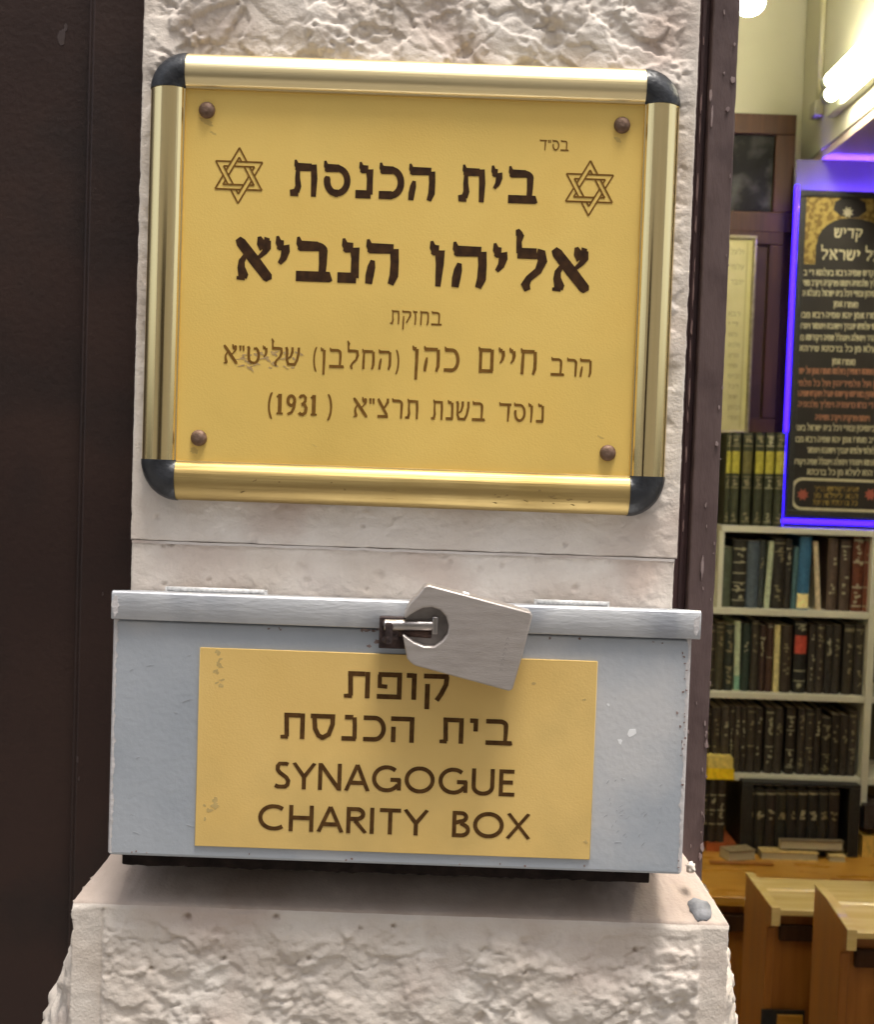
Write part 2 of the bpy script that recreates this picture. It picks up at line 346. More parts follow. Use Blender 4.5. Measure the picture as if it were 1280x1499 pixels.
# the building that holds the prayer hall
hall = empty('synagogue_building', (1.2, 1.6, -.25), 'building behind the pillar, with a cream prayer hall seen through the doorway', 'building')
g = bmesh.new(); box(g, 1.25, 4.2, .02, .3, 0, 4.6); box(g, -4.2, -1.5, .02, .3, 0, 4.6); box(g, -1.5, -.252, .02, .3, 2.5, 4.6); box(g, .1995, 1.25, .02, .3, 2.5, 4.6)
obj('front_wall', g, M_facade, hall)
obj('rear_wall', BOX(-1.6, 4.2, 3.30, 3.5, -.25, 3.6), M_cream, hall)
for xa_, xb2 in ((-1.6, -1.5), (4.1, 4.2)): obj('side_wall', BOX(xa_, xb2, .3, 3.3, -.25, 3.6), M_cream, hall)
obj('ceiling', BOX(-1.5, 4.1, .3, 3.3, 3.45, 3.6), M_cream, hall)
bx = P(1172, 245, 3.30)
obj('beam', BOX(bx.x, 1.62, .3, 3.298, bx.z, 3.449), M_cream, hall)
obj('soffit', BOX(bx.x+.004, 4.09, .302, 3.297, bx.z-.03, bx.z-.002), M_soffit, hall)
obj('partition', BOX(-.2, 0.18, .302, .36, -.25, 3.44), M_cream, hall)

# ---------------------------------------------------------------- stone pillar
def N(x, z, s, seed, octv=4): return noise.fractal(Vector((x*s+seed*7.3, seed*3.1, z*s)), .9, 2.1, octv)
def chisel(x, z, s, seed):
    """chipped facets: every cell of a voronoi pattern is a small plane of its own tilt"""
    q = Vector((x*s + .35*noise.noise(Vector((x*s*1.7, seed, z*s*1.7))), seed*1.7, z*s*1.25 + .35*noise.noise(Vector((x*s*1.7+9, seed, z*s*1.7)))))
    d, pts = noise.voronoi(q)
    c = pts[0]; h = noise.noise(c*5.1); t1 = noise.noise(c*3.3+Vector((11, 0, 0))); t2 = noise.noise(c*3.3+Vector((0, 0, 23)))
    dx = q-c
    return h*.35 + t1*dx.x*1.6 + t2*dx.z*1.6 - .25*max(0, .12-(d[1]-d[0]))/.12
def scarp(x, z, seed):
    """broken flakes: the surface drops in crisp steps along ragged lines"""
    q = Vector((x*15+z*5, seed*2.9, z*17)); r = .45*noise.noise(Vector((x*70, seed, z*70))) + .22*noise.noise(Vector((x*190, seed+4, z*190)))
    a = noise.noise(q) + .35*r; b = noise.noise(q*1.9+Vector((7, 0, 3))) + .4*r
    return smooth(-.035, .035, a-.06) + .7*smooth(-.04, .04, b+.10) - .8
def fissure(x, z, seed):
    """thin broken cracks where the masons chisel bit"""
    a = noise.noise(Vector((x*19+z*9, seed*2.3, z*15))) + .35*noise.noise(Vector((x*60, seed, z*60)))
    on = smooth(.05, .35, noise.noise(Vector((x*17+5, seed*4.1, z*17))))
    b = noise.noise(Vector((x*34, seed*6.7+3, z*46-x*20))) + .3*noise.noise(Vector((x*110, seed, z*110)))
    on2 = smooth(.0, .3, noise.noise(Vector((x*26+15, seed*3.7, z*26))))
    return on*max(0, 1-abs(a)/.07) + .6*on2*max(0, 1-abs(b)/.09)
def grid_block(name, parent, m, xs, rows, back, hf, edge=.0004, seed=1):
    """rows: list of (y, z, normal y, normal z); a front sheet displaced by hf(x, z), closed at its four sides"""
    nx, nz = len(xs), len(rows); V = []; Fs = []
    x0, x1 = xs[0], xs[-1]
    for j, (y, z, ny, nz_) in enumerate(rows):
        jl = edge*noise.noise(Vector((seed, z*90, 0)))*1.5 + edge*noise.noise(Vector((seed, z*400, 0)))*.6
        jr = edge*noise.noise(Vector((seed+5, z*90, 0)))*1.5 + edge*noise.noise(Vector((seed+5, z*400, 0)))*.6
        for x in xs:
            k = (x-x0)/(x1-x0); h = hf(x, z)
            V.append((x + jl*(1-k)**12 + jr*k**12, y + ny*h, z + nz_*h))
    for j in range(nz-1):
        for i in range(nx-1): a = j*nx+i; Fs.append((a, a+1, a+nx+1, a+nx))
    loop = [i for i in range(nx)] + [j*nx+nx-1 for j in range(1, nz)] + [(nz-1)*nx+i for i in range(nx-2, -1, -1)] + [j*nx for j in range(nz-2, 0, -1)]
    b0 = len(V)
    for k in loop: V.append((V[k][0], back, V[k][2]))
    for q in range(len(loop)): r = (q+1) % len(loop); Fs.append((loop[r], loop[q], b0+q, b0+r))
    me = bpy.data.meshes.new(name); me.from_pydata(V, [], Fs); me.update()
    for p in me.polygons: p.use_smooth = True
    return obj(name, me, m, parent)
def lin(a, b, step): n = max(2, int(round((b-a)/step))+1); return [a+(b-a)*i/(n-1) for i in range(n)]

PX0, PX1 = -.252, .1995
pil = empty('stone_pillar', (-.026, .1, 0), 'pale limestone pillar between the dark doors, standing on a wider rough base', 'pillar')
def smooth(a, b, t): t = min(1, max(0, (t-a)/(b-a))); return t*t*(3-2*t)
pits = [(random.uniform(PX0, PX1), random.uniform(1.49, 1.56), random.uniform(.0015, .005)) for _ in range(16)] + [(P(441, 832, 0).x, P(441, 832, 0).z, .006), (P(555, 842, 0).x, P(555, 842, 0).z, .005)]
def h_up(x, z):
    k = smooth(1.60, 1.66, z); e = min((x-PX0), (PX1-x)); m = smooth(.0, .018, e)
    right = smooth(.12, .175, x)*smooth(1.9, 1.5, z)
    rough = N(x, z, 14, 1, 3)*.0046 + chisel(x, z, 34, 1)*.0026 + (N(x, z, 75, 2)*.0019 + chisel(x, z, 95, 6)*.0012)*smooth(-.15, .3, noise.noise(Vector((x*20, 3, z*20)))) + N(x, z, 210, 9)*.0003 + scarp(x, z, 1)*.0030 - fissure(x, z, 1)*.0012
    fine = N(x, z, 30, 3)*.0014 + chisel(x, z, 60, 4)*.0007 + N(x, z, 170, 5)*.0003
    kk = k*(1-.55*right)
    h = (rough*kk + fine*(1-kk))*(.08+.92*m) + .4*fine*right
    for px, pz, r in pits:
        d = math.hypot(x-px, z-pz)
        if d < r: h -= .0022*(1-(d/r)**2)
    return h
ZJ = 1.5295
grid_block('upper_block', pil, M_stone, lin(PX0, PX1, .0014), [(0, z, -1, 0) for z in lin(ZJ+.0007, 2.06, .0014)], .30, h_up, seed=1)
xl = PX0+.0008
grid_block('lower_block', pil, M_stone, lin(xl, PX1-.002, .0014), [(.0012, z, -1, 0) for z in lin(1.20, ZJ, .0014)], .30, lambda x, z: h_up(x, z) - .0007*smooth(ZJ-.003, ZJ, z), seed=2)
obj('upper_block', BOX(PX0, PX1, .001, .3, 2.0604, 4.6), M_facade, pil)
# mortar lip along the joint
jm = bmesh.new(); n_ = 90
for k in range(n_):
    a, b = PX0+.001+(PX1-PX0-.003)*k/n_, PX0+.001+(PX1-PX0-.003)*(k+1)/n_
    za, zb = [ZJ-.0006+.0006*noise.noise(Vector((t*60, 3, 0))) for t in (a, b)]
    f = [jm.verts.new(c) for c in ((a, -.0002, za-.0014), (b, -.0002, zb-.0014), (b, -.0004, zb+.0008), (a, -.0004, za+.0008))]
    jm.faces.new(f)
bmesh.ops.remove_doubles(jm, verts=jm.verts, dist=1e-5)
obj('mortar_joint', jm, M_stone_smooth, pil)

# base stone: rough front with dressed margins and a sloping top
BX0, BX1, BY, BZ = -.2755, .2405, -.060, 1.2475
SEAM = P(660, 1440, -.06).x
holes = [(P(u, v, -.06).x, P(u, v, -.06).z, r) for u, v, r in ((275, 1343, .0034), (404, 1343, .0026), (576, 1356, .0024), (527, 1358, .0018), (452, 1402, .0022), (327, 1403, .0022), (705, 1492, .006), (930, 1392, .0024))]
def h_base(x, z):
    if z > BZ-.004: return (N(x, z, 40, 11)*.0012 + N(x, z, 160, 12)*.0005)
    ml = smooth(-.2525, -.2485, x); mr = smooth(.2201, .2161, x); mt = smooth(BZ-.003, BZ-.022, z)
    k = ml*mr*(.12+.88*mt)
    rough = .003 + N(x, z, 15, 13, 3)*.0052 + chisel(x, z, 36, 14)*.0024 + (N(x, z, 85, 15)*.0026 + chisel(x, z, 110, 16)*.0014)*smooth(-.2, .3, noise.noise(Vector((x*18, 5, z*18)))) + N(x, z, 220, 18)*.0004 + scarp(x, z, 4)*.0026 - fissure(x, z, 4)*.0010 - .0024*max(0, N(x, z, 62, 17)-.30) + (N(x, z, 165, 19)*.0009 + chisel(x, z, 190, 20)*.0006)*smooth(-.3, .2, noise.noise(Vector((x*12, 9, z*12))))
    rough *= .82*(1 - .75*math.exp(-((x-SEAM)/.0055)**2))
    tool = .00022*math.sin((x*.9+z)*1500) + N(x, z, 45, 16)*.0006
    edge_groove = -.0012*math.exp(-((x+.2512)/.0011)**2)
    h = rough*k + tool*(1-k) + edge_groove
    for px, pz, r in holes:
        d = math.hypot(x-px, z-pz)
        if d < r: h -= .0045*(1-(d/r)**4)*min(1, r/.003)
    return h
rows = [(BY, z, -1, 0) for z in lin(1.04, BZ-.003, .0015)] + [(BY+.0012, BZ-.0008, -.8, .6)]
sl_n = Vector((0, -.44, .9)).normalized()
for t in lin(0.02, 1, .03): rows.append((BY + .09*t, BZ + .036*t, sl_n.y, sl_n.z))
bm_ = grid_block('base_block', pil, M_stone, lin(BX0, BX1, .0016), rows, .30, h_base, .0014, seed=3)
for v in bm_.data.vertices:                                     # hipped ends of the sloping top
    wz = v.co.z + WLOC[bm_.name].z; wx = v.co.x + WLOC[bm_.name].x
    if wz > BZ:
        t = (wz-BZ)/.036; mid = -.02
        v.co.x = mid + (wx-mid)*(1-.10*min(1, t)) - WLOC[bm_.name].x
M_stone_brown = mat('brown_limestone', (.40, .315, .26), .9, 0, (.52, .43, .37), 18, .0005, 420, lo=.3, hi=.7, col3=(.37, .285, .23), scale3=12, detail=9)
bm_.data.materials.append(M_stone_brown)                              # the sloping top takes a browner stone tone
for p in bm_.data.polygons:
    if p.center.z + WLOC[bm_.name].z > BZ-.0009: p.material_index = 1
obj('base_block', BOX(BX0-.01, BX1+.008, -.058, .28, 0, 1.0395), M_stone, pil)
def flank(side, seed):
    """rough rock face bulging past the dressed margin"""
    V, Fs = [], []; zs = lin(.98, 1.245, .003); ts = lin(0, 1, .04)
    for z in zs:
        for t in ts:
            drop = (1.245-z)
            w_ = (.002 + .36*drop*smooth(0, .05, drop+.01)) if side < 0 else (.0015 + .02*smooth(.03, .05, drop) + .16*max(0, drop-.04))
            w_ = min(w_, .058 if side < 0 else .035)
            x = (BX0 if side < 0 else BX1) + side*(w_*math.sin(t*math.pi/2))
            y = BY + .006 + .12*t**1.4
            h = N(t*.12+seed, z, 30, seed)*.006 + chisel(t*.12+seed, z, 60, seed)*.006 + N(t*.12, z, 140, seed)*.0014
            h *= smooth(0, .2, t)
            V.append((x + side*h*(.4+.6*t), y - h*(1-t), z))
    n = len(ts)
    for j in range(len(zs)-1):
        for i in range(n-1): a = j*n+i; Fs.append((a, a+1, a+n+1, a+n))
    me = bpy.data.meshes.new('rough_flank'); me.from_pydata(V, [], Fs); me.update()
    for p in me.polygons: p.use_smooth = True
    obj('rough_flank', me, M_stone, pil)
flank(-1, 21); flank(1, 22)
M_cement = mat('grey_cement', (.13, .13, .138), .85, 0, (.26, .26, .27), 90, .0008, 300)
g = bmesh.new(); rnd = random.Random(5); top_, bot_ = [], []     # grey cement fill on the sloping corner
for k in range(18):
    a = 2*math.pi*k/18; rr = 1-.28*rnd.random(); u, v = 1026+19*rr*math.cos(a)+7*math.sin(a), 1333+19*rr*math.sin(a)
    d = FWD + RIGHT*((u-640)/1778.0) + UP*((749.5-v)/1778.0); q0 = Vector((0, BY, BZ)); t = (q0-CAM).dot(sl_n)/d.dot(sl_n); q = CAM + d*t
    q.z = max(q.z, BZ+.0015); nrm = sl_n
    top_.append(q+nrm*.0013); bot_.append(q-nrm*.004)
cen = sum(top_, Vector())/len(top_) + sl_n*.0012
vt_, vb_ = [g.verts.new(q) for q in top_], [g.verts.new(q) for q in bot_]; vc = g.verts.new(cen)
for k in range(18): q = (k+1) % 18; g.faces.new((vt_[k], vt_[q], vc)); g.faces.new((vb_[k], vb_[q], vt_[q], vt_[k]))
obj('cement_patch', g, M_cement, pil, True)
for u, v, r, sd_ in ((1012, 1270, .0035, 4),):
    g = bmesh.new(); bmesh.ops.create_icosphere(g, subdivisions=3, radius=1); c = P(u, v, -.03)
    for q in g.verts:
        k = 1 + .45*noise.noise(q.co*2.2+Vector((sd_, 0, 0))) + .2*noise.noise(q.co*6)
        q.co = Vector((c.x, -.03, c.z)) + Vector((q.co.x*r*k, q.co.y*r*1.4*k, q.co.z*r*1.25*k))
    obj('mortar_lump', g, M_stone, pil, True)

# ---------------------------------------------------------------- dark metal door at the left
ld = empty('metal_door', (-.75, .06, 0), 'dark brown enamelled metal door and frame filling the left edge', 'door')
obj('door_panel', BOX(-1.49, -.3055, .052, .10, .01, 2.49), M_door, ld)
g = bmesh.new(); box(g, -.3035, -.2535, .034, .12, .0, 2.495); box(g, -.309, -.3036, .042, .05, .0, 2.495); obj('door_frame', g, M_door, ld, bevel=.002)
g = bmesh.new()
for k, (u, v, rx, rz) in enumerate(((90, 54, .004, .008), (96, 40, .002, .004))): c = P(u, v, .052); patch(g, c.x, c.z, rx, rz, .0517, .0525, 300+k, 14, .4)
for k, (u, v, rx, rz) in enumerate(((113, 1112, .0012, .0035), (115, 1140, .001, .0022), (150, 870, .001, .002))): c = P(u, v, .034); patch(g, c.x, c.z, rx, rz, .0336, .0345, 310+k, 10, .5)
obj('scuff', g, mat('door_scuff', S_(64, 50, 48), .6, 0, S_(56, 42, 38), 80), ld)
g = bmesh.new(); box(g, -.96, -.92, -.005, .05, 1.0, 1.03); tube(g, [(-.94, -.02, 1.0), (-.82, -.02, 1.0)], .009); obj('handle', g, M_rubber, ld)

# ---------------------------------------------------------------- chipped door frame at the right
rd = empty('door_frame', (.23, .08, 0), 'purple brown painted metal doorframe with chipped edges, right of the pillar', 'doorframe')
def jag(z, s, a, sd_): return a*noise.noise(Vector((z*s, sd_, 0))) + .5*a*noise.noise(Vector((z*s*3.7, sd_, 4)))
def strip(name, m, xa, xb, y0, y1, z0, z1, ja, sa, seed, step=.004):
    g = bmesh.new(); zs = lin(z0, z1, step); prev = None
    for z in zs:
        l = xa + jag(z, sa, ja, seed); r = xb + jag(z, sa, ja, seed+3)
        vs = [g.verts.new(c) for c in ((l, y1, z), (l, y0, z), (r, y0, z), (r, y1, z))]
        if prev:
            for i in range(4): g.faces.new((prev[i], prev[(i+1) % 4], vs[(i+1) % 4], vs[i]))
        else: g.faces.new(vs[::-1])
        prev = vs
    g.faces.new(prev); return g
g = strip('p', None, .2185, .2408, .040, .13, .02, 2.49, .0005, 60, 31, .006)
rnd = random.Random(12)
obj('post', g, M_post, rd, bevel=.0012)
obj('rebate', BOX(.2005, .2180, .052, .14, .02, 2.49), M_postdark, rd)
g = strip('bead', None, .2118, .2150, .0495, .0523, .02, 2.49, .0004, 9, 41, .01); obj('bead', g, M_postdark, rd)
obj('lintel', BOX(.2412, 1.249, .045, .13, 2.44, 2.495), M_post, rd, bevel=.002)
g = bmesh.new()
for k in range(30):                                             # flaked paint showing the primer
    z = rnd.uniform(1.23, 2.02); edge_ = rnd.random()
    if k < 20: z = rnd.uniform(1.24, 1.62)
    x = .2385+rnd.uniform(-.0012, .0024) if edge_ < .7 else rnd.uniform(.220, .238)
    patch(g, x, z, rnd.uniform(.0004, .0011), rnd.uniform(.0008, .0030), .0388, .0405, k, 9, .6)
for (u, v, rx, rz) in ((1074, 117, .0022, .0038), (1066, 160, .002, .0026), (1076, 65, .001, .0022), (1043, 170, .0012, .011), (1041, 140, .0016, .006), (1050, 650, .0018, .0026), (1029, 830, .0016, .012), (1035, 1090, .002, .005), (1029, 1240, .002, .005), (1026, 1254, .002, .004)):
    c = P(u, v, .039); patch(g, c.x, c.z, rx, rz, .0382, .0405, int(u+v), 11, .5)
obj('bare_chips', g, M_chip, rd)
g = bmesh.new(); rnd = random.Random(31)
for k, (u, v, l) in enumerate(((1034, 60, .006), (1033, 150, .014), (1030, 190, .02), (1031, 275, .022), (1027, 330, .012), (1024, 395, .018), (1026, 425, .026), (1019, 480, .012), (1018, 515, .016), (1016, 575, .02), (1014, 610, .01), (1012, 665, .012), (1013, 720, .016), (1010, 770, .008))):
    c = P(u, v, .0495); patch(g, .2134+rnd.uniform(-.0004, .0004), c.z, rnd.uniform(.0006, .0012), l*.75, .0485, .051, 70+k, 14, .5)
obj('worn_bead', g, mat('worn_paint', S_(112, 88, 86), .5, 0, S_(140, 116, 110), 90), rd)
# ---------------------------------------------------------------- brass synagogue sign
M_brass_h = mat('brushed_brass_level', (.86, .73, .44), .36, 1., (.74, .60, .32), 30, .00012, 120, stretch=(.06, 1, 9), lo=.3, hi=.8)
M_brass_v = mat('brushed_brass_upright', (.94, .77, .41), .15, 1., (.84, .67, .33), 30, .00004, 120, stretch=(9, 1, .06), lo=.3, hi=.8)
M_plate = mat('satin_gold_plate', (.79, .535, .135), .45, .15, (.82, .575, .155), 12, .00012, 700, col3=(.71, .485, .12), detail=9, scale3=6)
M_ink = mat('dark_engraving', (.030, .014, .007), .7, 0, (.06, .028, .011), 160, spec=.12)
M_ink_b = mat('brown_engraving', (.15, .070, .012), .7, 0, (.20, .10, .02), 200, spec=.12)
M_screw = mat('rusty_screw', (.13, .075, .045), .55, .5, (.22, .14, .10), 260, .0004, 500)
M_grime = mat('brass_grime', (.20, .13, .04), .6, .4, (.32, .22, .08), 300)

SX0, SX1, SZ0, SZ1, SW = -.2428, .1850, 1.5645, 1.9235, .0295
sign = empty('synagogue_sign', (-.029, -.002, 1.565), 'large framed brass sign with Hebrew lettering, two stars and black corner caps, on the pillar', 'sign')
PROF = [(0, 0), (0, .0040), (.0004, .0070), (.0014, .0098), (.0030, .0120), (.0046, .0135), (.0064, .0149), (.0082, .0162), (.0100, .0172), (.0120, .0179), (.0140, .0183), (.0165, .0185), (.0190, .0184), (.0212, .0180), (.0228, .0172), (.0245, .0161), (.0262, .0150), (.0274, .0138), (.0280, .0122), (.0292, .0118), (.0295, .0105), (.0295, 0)]
def rail(x0, x1, z0, z1, side, m):
    g = bmesh.new(); L = []
    for end in (0, 1):
        ring = []
        for s, h in PROF:
            y = -.002-h
            if side == 'top': c = ((x0, x1)[end], y, z1-s)
            elif side == 'bottom': c = ((x0, x1)[end], y, z0+s*KB)
            elif side == 'left': c = (x0+s, y, (z0, z1)[end])
            else: c = (x1-s, y, (z0, z1)[end])
            ring.append(g.verts.new(c))
        L.append(ring)
    n = len(PROF)
    for i in range(n):
        f = g.faces.new((L[0][i], L[0][(i+1) % n], L[1][(i+1) % n], L[1][i])); f.smooth = True
    g.faces.new(L[0]); g.faces.new(L[1][::-1])
    o = obj('rail', g, m, sign)
    o.data.set_sharp_from_angle(angle=math.radians(32)); return o
KB = 1.10                                                       # the lower rail is a little deeper
ix0, ix1, iz0, iz1 = SX0+SW, SX1-SW, SZ0+SW*KB, SZ1-SW+.001
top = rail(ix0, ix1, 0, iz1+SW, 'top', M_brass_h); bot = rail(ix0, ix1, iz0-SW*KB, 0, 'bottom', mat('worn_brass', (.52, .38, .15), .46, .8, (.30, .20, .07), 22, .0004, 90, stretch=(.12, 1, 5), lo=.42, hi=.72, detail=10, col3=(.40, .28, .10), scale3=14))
rail(SX0, 0, iz0, iz1, 'left', M_brass_v); rail(0, SX1, iz0, iz1, 'right', M_brass_v)
for (cx, cz, a0) in ((ix0, iz1, 90), (ix1, iz1, 0), (ix0, iz0, 180), (ix1, iz0, 270)):
    g = bmesh.new(); R = []; n = len(PROF)
    for k in range(15):
        a = math.radians(a0 + 90*k/14); ring = []
        for s, h in PROF[:-1]:
            r = max(0, SW-s+.0006 if s < .02 else SW-s); ring.append(g.verts.new((cx+r*math.cos(a), -.0017-h*1.03-(.0006 if h > .01 else 0), cz+r*math.sin(a)*(KB if a0 >= 180 else 1))))
        R.append(ring)
    for k in range(14):
        for i in range(n-2):
            f = g.faces.new((R[k][i], R[k][i+1], R[k+1][i+1], R[k+1][i])); f.smooth = True
    for ring in (R[0], R[-1]): g.faces.new(ring + [g.verts.new((cx, -.001, cz))])
    bmesh.ops.remove_doubles(g, verts=g.verts, dist=1e-5)
    o = obj('corner_cap', g, M_rubber, sign); o.data.set_sharp_from_angle(angle=math.radians(40))
PY = -.0115
plate = obj('plate', BOX(ix0-.004, ix1+.004, PY, -.004, iz0-.004, iz1+.004), M_plate, sign)
# scuffs on the lower rail
g = bmesh.new(); rnd = random.Random(4)
for k in range(34):
    u = rnd.gauss(810, 42) if k < 26 else rnd.uniform(280, 900); v = 690 + (u-258)*.036 + rnd.uniform(8, 42) + (6 if k < 22 else 0)
    c = P(u, v, -.021); s = min(SW, max(.004, (c.z-(iz0-SW*KB))/KB))
    h = 0
    for (s0, h0), (s1, h1) in zip(PROF, PROF[1:]):
        if s0 <= s <= s1 and s1 > s0: h = h0+(h1-h0)*(s-s0)/(s1-s0)
    if .006 < s < .024: patch(g, c.x, iz0-SW*KB+s*KB, rnd.uniform(.001, .0045), rnd.uniform(.0005, .0012), -.002-h-.00022, -.002-h+.0012, k, 10, .6, rot=rnd.uniform(-.5, .5))
obj('scuff', g, M_grime, bot)

def words(specs, y, px=.5625e-3):
    """(text, left u, right u, baseline v at the left, at the right, letter height in px) -> metres on the plane y"""
    out = []
    k = (y+1.0)*px
    for t, u0, u1, v0, v1, H in specs:
        a, b = P(u0, v0, y), P(u1, v1, y); z = (a.z+b.z)/2
        out.append((t, a.x, b.x, z, z, H*k))
    return out
def write(parent, y, specs, m, thick=.00022, name='lettering', **kw):
    g = bmesh.new(); lettering(g, words(specs, y), lambda x, yy, zz: (x, y-zz, yy), 0, thick, **kw)
    return obj(name, g, m, parent)
Y_ = PY
write(plate, Y_, [('בית', 670.5, 787, 295, 299, 49), ('הכנסת', 424, 638.7, 287, 294, 48)], M_ink, h=.25, v=.205, tick=.09, gap=.13)
for w_ in (('אליהו', 628, 861, 419, 427, 60), ('הנביא', 343.3, 585, 408.5, 417, 59)): write(plate, Y_, [w_], M_ink, h=.26, v=.22, tick=.09, gap=.11)
write(plate, Y_, [('בס"ד', 790, 833, 220, 221, 15)], M_ink_b, h=.15, v=.14, tick=.04, gap=.1)
write(plate, Y_, [('בחזקת', 571, 647, 474, 477, 20)], M_ink_b, h=.15, v=.14, tick=.04, gap=.12)
write(plate, Y_, [('הרב', 806, 867.5, 550, 552, 26), ('חיים', 698.7, 787.5, 545.5, 548.5, 36), ('כהן', 602.5, 672.5, 543, 545, 35), (')החלבן(', 457.5, 585, 538, 541.5, 28), ('שליט"א', 326, 440, 532, 536, 27)], M_ink_b, h=.165, v=.15, tick=.05, gap=.12)
write(plate, Y_, [('נוסד', 730, 797.5, 617, 619, 27), ('בשנת', 631, 710.5, 614, 617, 28), ('תרצ"א', 516, 614, 610.5, 613.5, 28)], M_ink_b, h=.165, v=.15, tick=.05, gap=.12)
write(plate, Y_, [('(1931', 391, 466, 606, 608.5, 30), (')', 476, 487, 609, 609, 30)], M_ink_b, kind='lat', h=.16, v=.16, tick=0, gap=.08)
g = bmesh.new(); rnd = random.Random(9)                          # rubbed smudge over the last word
for k in range(30):
    c = P(rnd.uniform(352, 438), rnd.uniform(514, 541), Y_); patch(g, c.x, c.z, rnd.uniform(.0016, .0060), rnd.uniform(.0008, .0020), Y_-.00010-.000004*k, Y_+.0002, k, 9, .65, rot=rnd.uniform(-.6, .6))
obj('smudge', g, mat('rubbed_smudge', (.36, .235, .11), .6, .1, (.56, .38, .14), 300), plate)
g = bmesh.new()
for k, (u, v, rx, rz) in enumerate(((312, 195, .004, .0012), (460, 652, .003, .0006), (880, 640, .0035, .001), (302, 178, .007, .003), (905, 205, .004, .002), (284, 660, .004, .003))):
    c = P(u, v, Y_); patch(g, c.x, c.z, rx, rz, Y_-.00005-.000004*k, Y_+.0002, 40+k, 16, .5, rot=-.5)
obj('tarnish', g, mat('plate_tarnish', (.58, .39, .11), .5, .2, (.63, .44, .13), 200), plate)

def star(u, v, hw, hh):
    """interlaced six-pointed star drawn in fine double lines"""
    c = P(u, v, Y_); R = hh*.5625e-3*(1+Y_); sx = hw/(hh*.866)
    g = bmesh.new(); kk = 0
    band = R*.17
    def tri(up): return [Vector((R*math.cos(math.radians(a)), R*math.sin(math.radians(a)))) for a in ((90, 210, 330) if up else (270, 30, 150))]
    sides = []
    for up in (0, 1):
        t = tri(up)
        for i in range(3): sides.append((up, t[i], t[(i+1) % 3]))
    for up, a, b in sides:
        d = (b-a).normalized(); nrm = Vector((-d.y, d.x))
        if nrm.dot(-a-b) < 0: nrm = -nrm
        L = (b-a).length
        for off, trim in ((0, 0), (band, band*math.tan(math.radians(60)))):
            iv = [(trim, L-trim)]
            # this side passes over the first crossing and under the second
            for q, hide in ((1/3, False), (2/3, True)):
                if hide:
                    s0, s1 = L*q + (-band*.58*2 if 1 else 0)*.0, 0
                    mid = L*q - (band*.58 if off == 0 else band*.58)*0 ; wdt = band*1.16
                    ctr = L*2/3 - band*.58 + (off*.58)
                    nv = []
                    for p0, p1 in iv:
                        if ctr-wdt/2 > p0: nv.append((p0, ctr-wdt/2))
                        if ctr+wdt/2 < p1: nv.append((ctr+wdt/2, p1))
                    iv = nv
            for p0, p1 in iv:
                q0, q1 = a+d*p0+nrm*off, a+d*p1+nrm*off
                ribbon(g, [(c.x+q0.x*sx, c.z+q0.y), (c.x+q1.x*sx, c.z+q1.y)], [R*.058]*2, lambda x, z, yy: (x, Y_-yy, z), -.0004, .0002+kk*.000008); kk += 1
    obj('star_emblem', g, M_ink_b, plate)
star(349.5, 257, 34, 40); star(863.5, 275.5, 34, 39.5)
for u, v in ((302, 160), (912, 182), (290, 641), (891, 663)):
    c = P(u, v, PY-.003); g = bmesh.new(); R = []
    for r, y in ((.0066, 0), (.0066, -.0012), (.0058, -.0030), (.0042, -.0042), (.002, -.0048)):
        R.append([g.verts.new((c.x+r*math.cos(2*math.pi*k/24), PY+y, c.z+r*math.sin(2*math.pi*k/24))) for k in range(24)])
    for i in range(4):
        for k in range(24): g.faces.new((R[i][k], R[i][(k+1) % 24], R[i+1][(k+1) % 24], R[i+1][k])).smooth = True
    g.faces.new(R[-1])
    o = obj('screw', g, M_screw, sign)

# ---------------------------------------------------------------- charity box
M_zinc = mat('bluish_zinc_paint', (.375, .41, .455), .42, .3, (.50, .53, .57), 9, .0003, 220, detail=10, lo=.3, hi=.7, col3=(.60, .60, .605), scale3=8)
M_zinc_lid = mat('zinc_lid', (.46, .47, .49), .38, .45, (.58, .585, .595), 12, .0004, 200, stretch=(.5, 1, 2), col3=(.33, .345, .38), scale3=14)
M_wear = mat('worn_whitish_edge', (.58, .55, .545), .6, .1, (.44, .42, .42), 130, .0006, 300, lo=.45, hi=.7)
M_scratch = mat('paint_scratch', (.30, .31, .335), .6, .1, (.38, .39, .41), 200)
M_flake = mat('white_flake', (.80, .80, .80), .6)
M_rust = mat('dark_rusty_iron', (.05, .03, .028), .6, .5, (.11, .065, .05), 160, .0008, 260)
M_steel = mat('worn_steel', (.50, .46, .44), .33, 1., (.40, .37, .35), 60, .0004, 300)
cb = empty('charity_box', (-.022, -.03, 1.286), 'grey-blue metal charity box under the brass sign, with its own brass plate', 'charity box')
QX0, QX1, QZ0, QZ1, QY = -.2420, .1962, 1.2945, 1.4755, -.085
g = bmesh.new(); box(g, QX0, QX1, QY, -.0005, QZ0, QZ1); body = obj('body', g, M_zinc, cb, bevel=.0025, seg=3)
for x0, sgn, sd_ in ((QX0, 1, 1), (QX1, -1, 2)):
    g = bmesh.new(); pr = None
    for z in lin(QZ0+.002, QZ1, .0015):
        w_ = .0012 + .0012*noise.noise(Vector((z*70, sd_, 0))) + .0012*noise.noise(Vector((z*260, sd_, 3)))
        w_ = max(.0006, w_); a = g.verts.new((x0+sgn*.0012, QY-.00022, z)); b = g.verts.new((x0+sgn*(.0012+w_*1.5), QY-.00022, z)); c = g.verts.new((x0-sgn*.0002, QY+.0014, z))
        if pr: g.faces.new((pr[0], pr[1], b, a)); g.faces.new((pr[2], pr[0], a, c))
        pr = (a, b, c)
    obj('worn_edge', g, M_wear, body)
g = bmesh.new(); rnd = random.Random(3)
